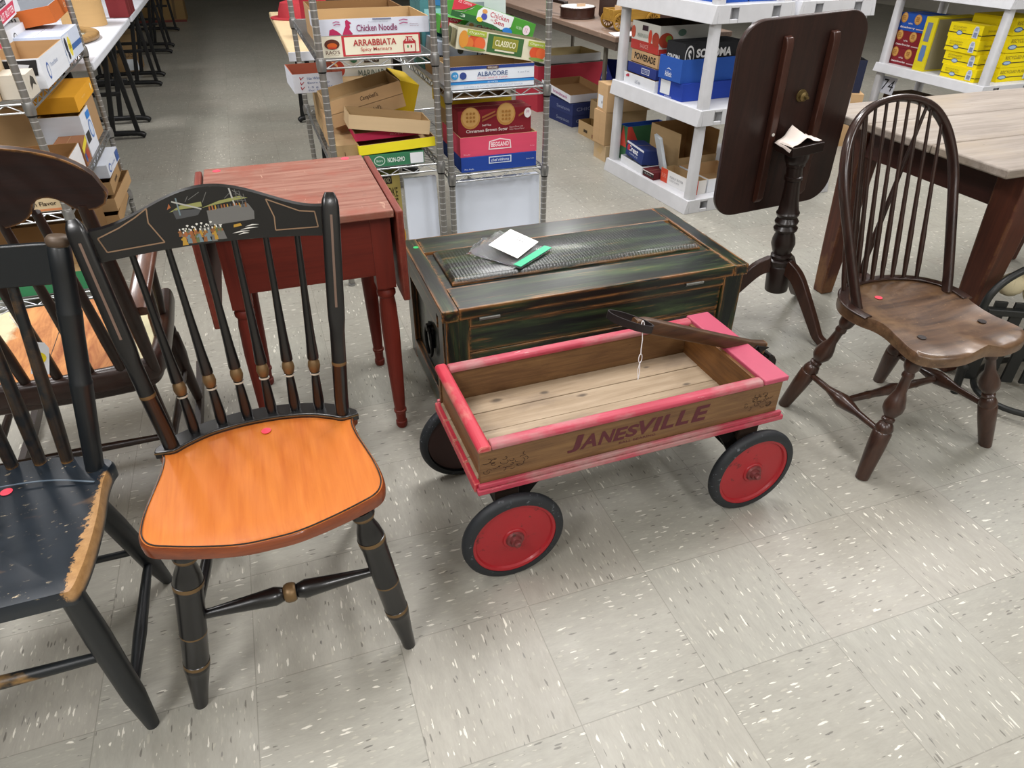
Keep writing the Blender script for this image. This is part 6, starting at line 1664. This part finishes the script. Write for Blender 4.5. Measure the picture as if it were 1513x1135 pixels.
carton('trash_bag_box', 'tall yellow open box standing on end beside the biscuit boxes', (4.185, 3.855, .4745), -90, (.09, .36, .315), 'd6c51e', '7d7658', True, group=GY, deco=[('r', 'F', .25, .55, .7, .9, '6a7690'), ('p', 'F', [(.3, .18), (.7, .18), (.75, .3), (.7, .48), (.3, .48), (.25, .3)], '5a78a8'), ('r', 'R', .03, .03, .97, .97, '8a836a')])
def bdeco(txt):
    r = [('e', 'F', .16, .74, .11, .3, 'b9843e'), ('e', 'F', .16, .76, .09, .24, 'd29f58'), ('e', 'F', .62, .72, .12, .3, 'b9843e'), ('e', 'F', .62, .74, .1, .24, 'd29f58'), ('t', 'F', .34, .4, .48, .5, 'belVita', 'e8dada', {'bold': .01}), ('t', 'F', .1, .12, .6, .26, txt, 'f0e4e4', {'bold': .02}), ('r', 'F', .64, .14, .9, .2, 'c9a9a9')]
    for cx in (.16, .62):
        r += [('e', 'F', cx + .04 * a, .74 + .1 * b, .014, .035, 'a06a2c') for a in (-1, 0, 1) for b in (-1, 0, 1)]
    return r
for k, (z, c, txt, lb) in enumerate(((.4745, '7f2028', 'Cinnamon Brown Sugar', 'dark red biscuit box, lower of two on the right shelf'), (.5785, '7f2028', 'Cinnamon Brown Sugar', 'dark red biscuit box, upper of two on the right shelf'), (.6825, '2050a8', 'Blueberry', 'blue Blueberry biscuit box on the two dark red biscuit boxes'))):
    carton('biscuit_box', lb, (4.2265, 4.112, z), -90, (.25, .2, .1025), c, KD, True, group='biscuit boxes on the right shelf', deco=bdeco(txt))
carton('cardboard_box', 'dark brown carton on the floor behind the 174 sign under the right shelf', (4.25, 4.09, .0705), -90, (.55, .25, .212), '5a4632', KD, True)
sg = MB()
sM = Matrix.Translation((4.21, 4.145, .283)) @ Matrix.Rotation(R(-90), 4, 'Z') @ Matrix.Rotation(R(-8), 4, 'X')
sg.box((0, -.002, 0), (.165, 0, .108), 0, sM)
so_ = sg.build('number_sign', flat('c9ccd6', .6), None, M=sM, smooth=False)
tag(so_, 'white paper sign with handwritten 174 under the right plastic shelf', 'sign')
mb = MB()
for ch_, x, w in (('1', .018, .02), ('7', .055, .04), ('4', .105, .045)):
    write(mb, ch_, sM @ V((x, -.0032, .02)), sM.to_3x3() @ V((1, 0, 0)), sM.to_3x3() @ V((.08, 0, 1)), w, .072, 0, .0)
mb.build('handwriting', [flat('15151c', .5)], so_, smooth=False, solid=False)

# ---- round table, carton and dark boxes seen between the plastic units
rt = thing('round_table', 'round pale wooden table seen between the plastic shelf units', 'table', (4.0, 4.75, 0))
PINE = wood('pale_pine', '9c8058', 'cdb58a', 0, .6, .5)
MB().lathe((3.95, 4.85, .70), (3.95, 4.85, .74), [(0, .43), (.2, .46), (.8, .47), (1, .46)], 48).build('table_top', PINE, rt, sharp=50)
MB().lathe((3.95, 4.85, .0), (3.95, 4.85, .70), [(0, .2), (.05, .19), (.08, .06), (.9, .05), (1, .14)], 20).build('pedestal', PINE, rt, sharp=50)
carton('food_box', 'white box with a green foot standing on the round pale table', (3.72, 4.62, .741), -20, (.14, .1, .2), 'e2e6ec', KD, True, deco=[('r', 'F', 0, 0, 1, .25, '3f7a2c'), ('t', 'F', .2, .5, .8, .65, 'ORGANIC', '9aa8b4')])
shoe = carton('shoe_box', 'grey box printed with a black shape beside the white box on the round table', (3.88, 4.56, .741), -14, (.22, .12, .2), 'a9a69c', KD, True, deco=[('p', 'F', [(.1, .05), (.95, .05), (.95, .5), (.7, .6), (.45, .3), (.1, .2)], '26282a')])
carton('cardboard_box', 'kraft carton with faint print on the floor beyond the tipped-up table', (3.55, 4.0, 0), -30, (.32, .3, .34), 'bf9d74', '8a6a44', True, deco=[('r', 'L', .3, .3, .36, .7, '8a6a48'), ('r', 'L', .45, .25, .5, .75, '8a6a48'), ('r', 'F', .4, .4, .7, .5, '8a6a48')])
carton('food_box', 'dark navy open box with a white flap on the kraft carton beyond the tipped-up table', (3.56, 4.02, .341), -26, (.3, .27, .2), '23283f', '1b1c22', deco=[('p', 'L', [(.1, .1), (.7, .3), (.6, .9), (.2, .4)], 'c9ccd8'), ('r', 'F', .3, .5, .8, .7, 'a85a34')])
bpy.context.view_layer.update()
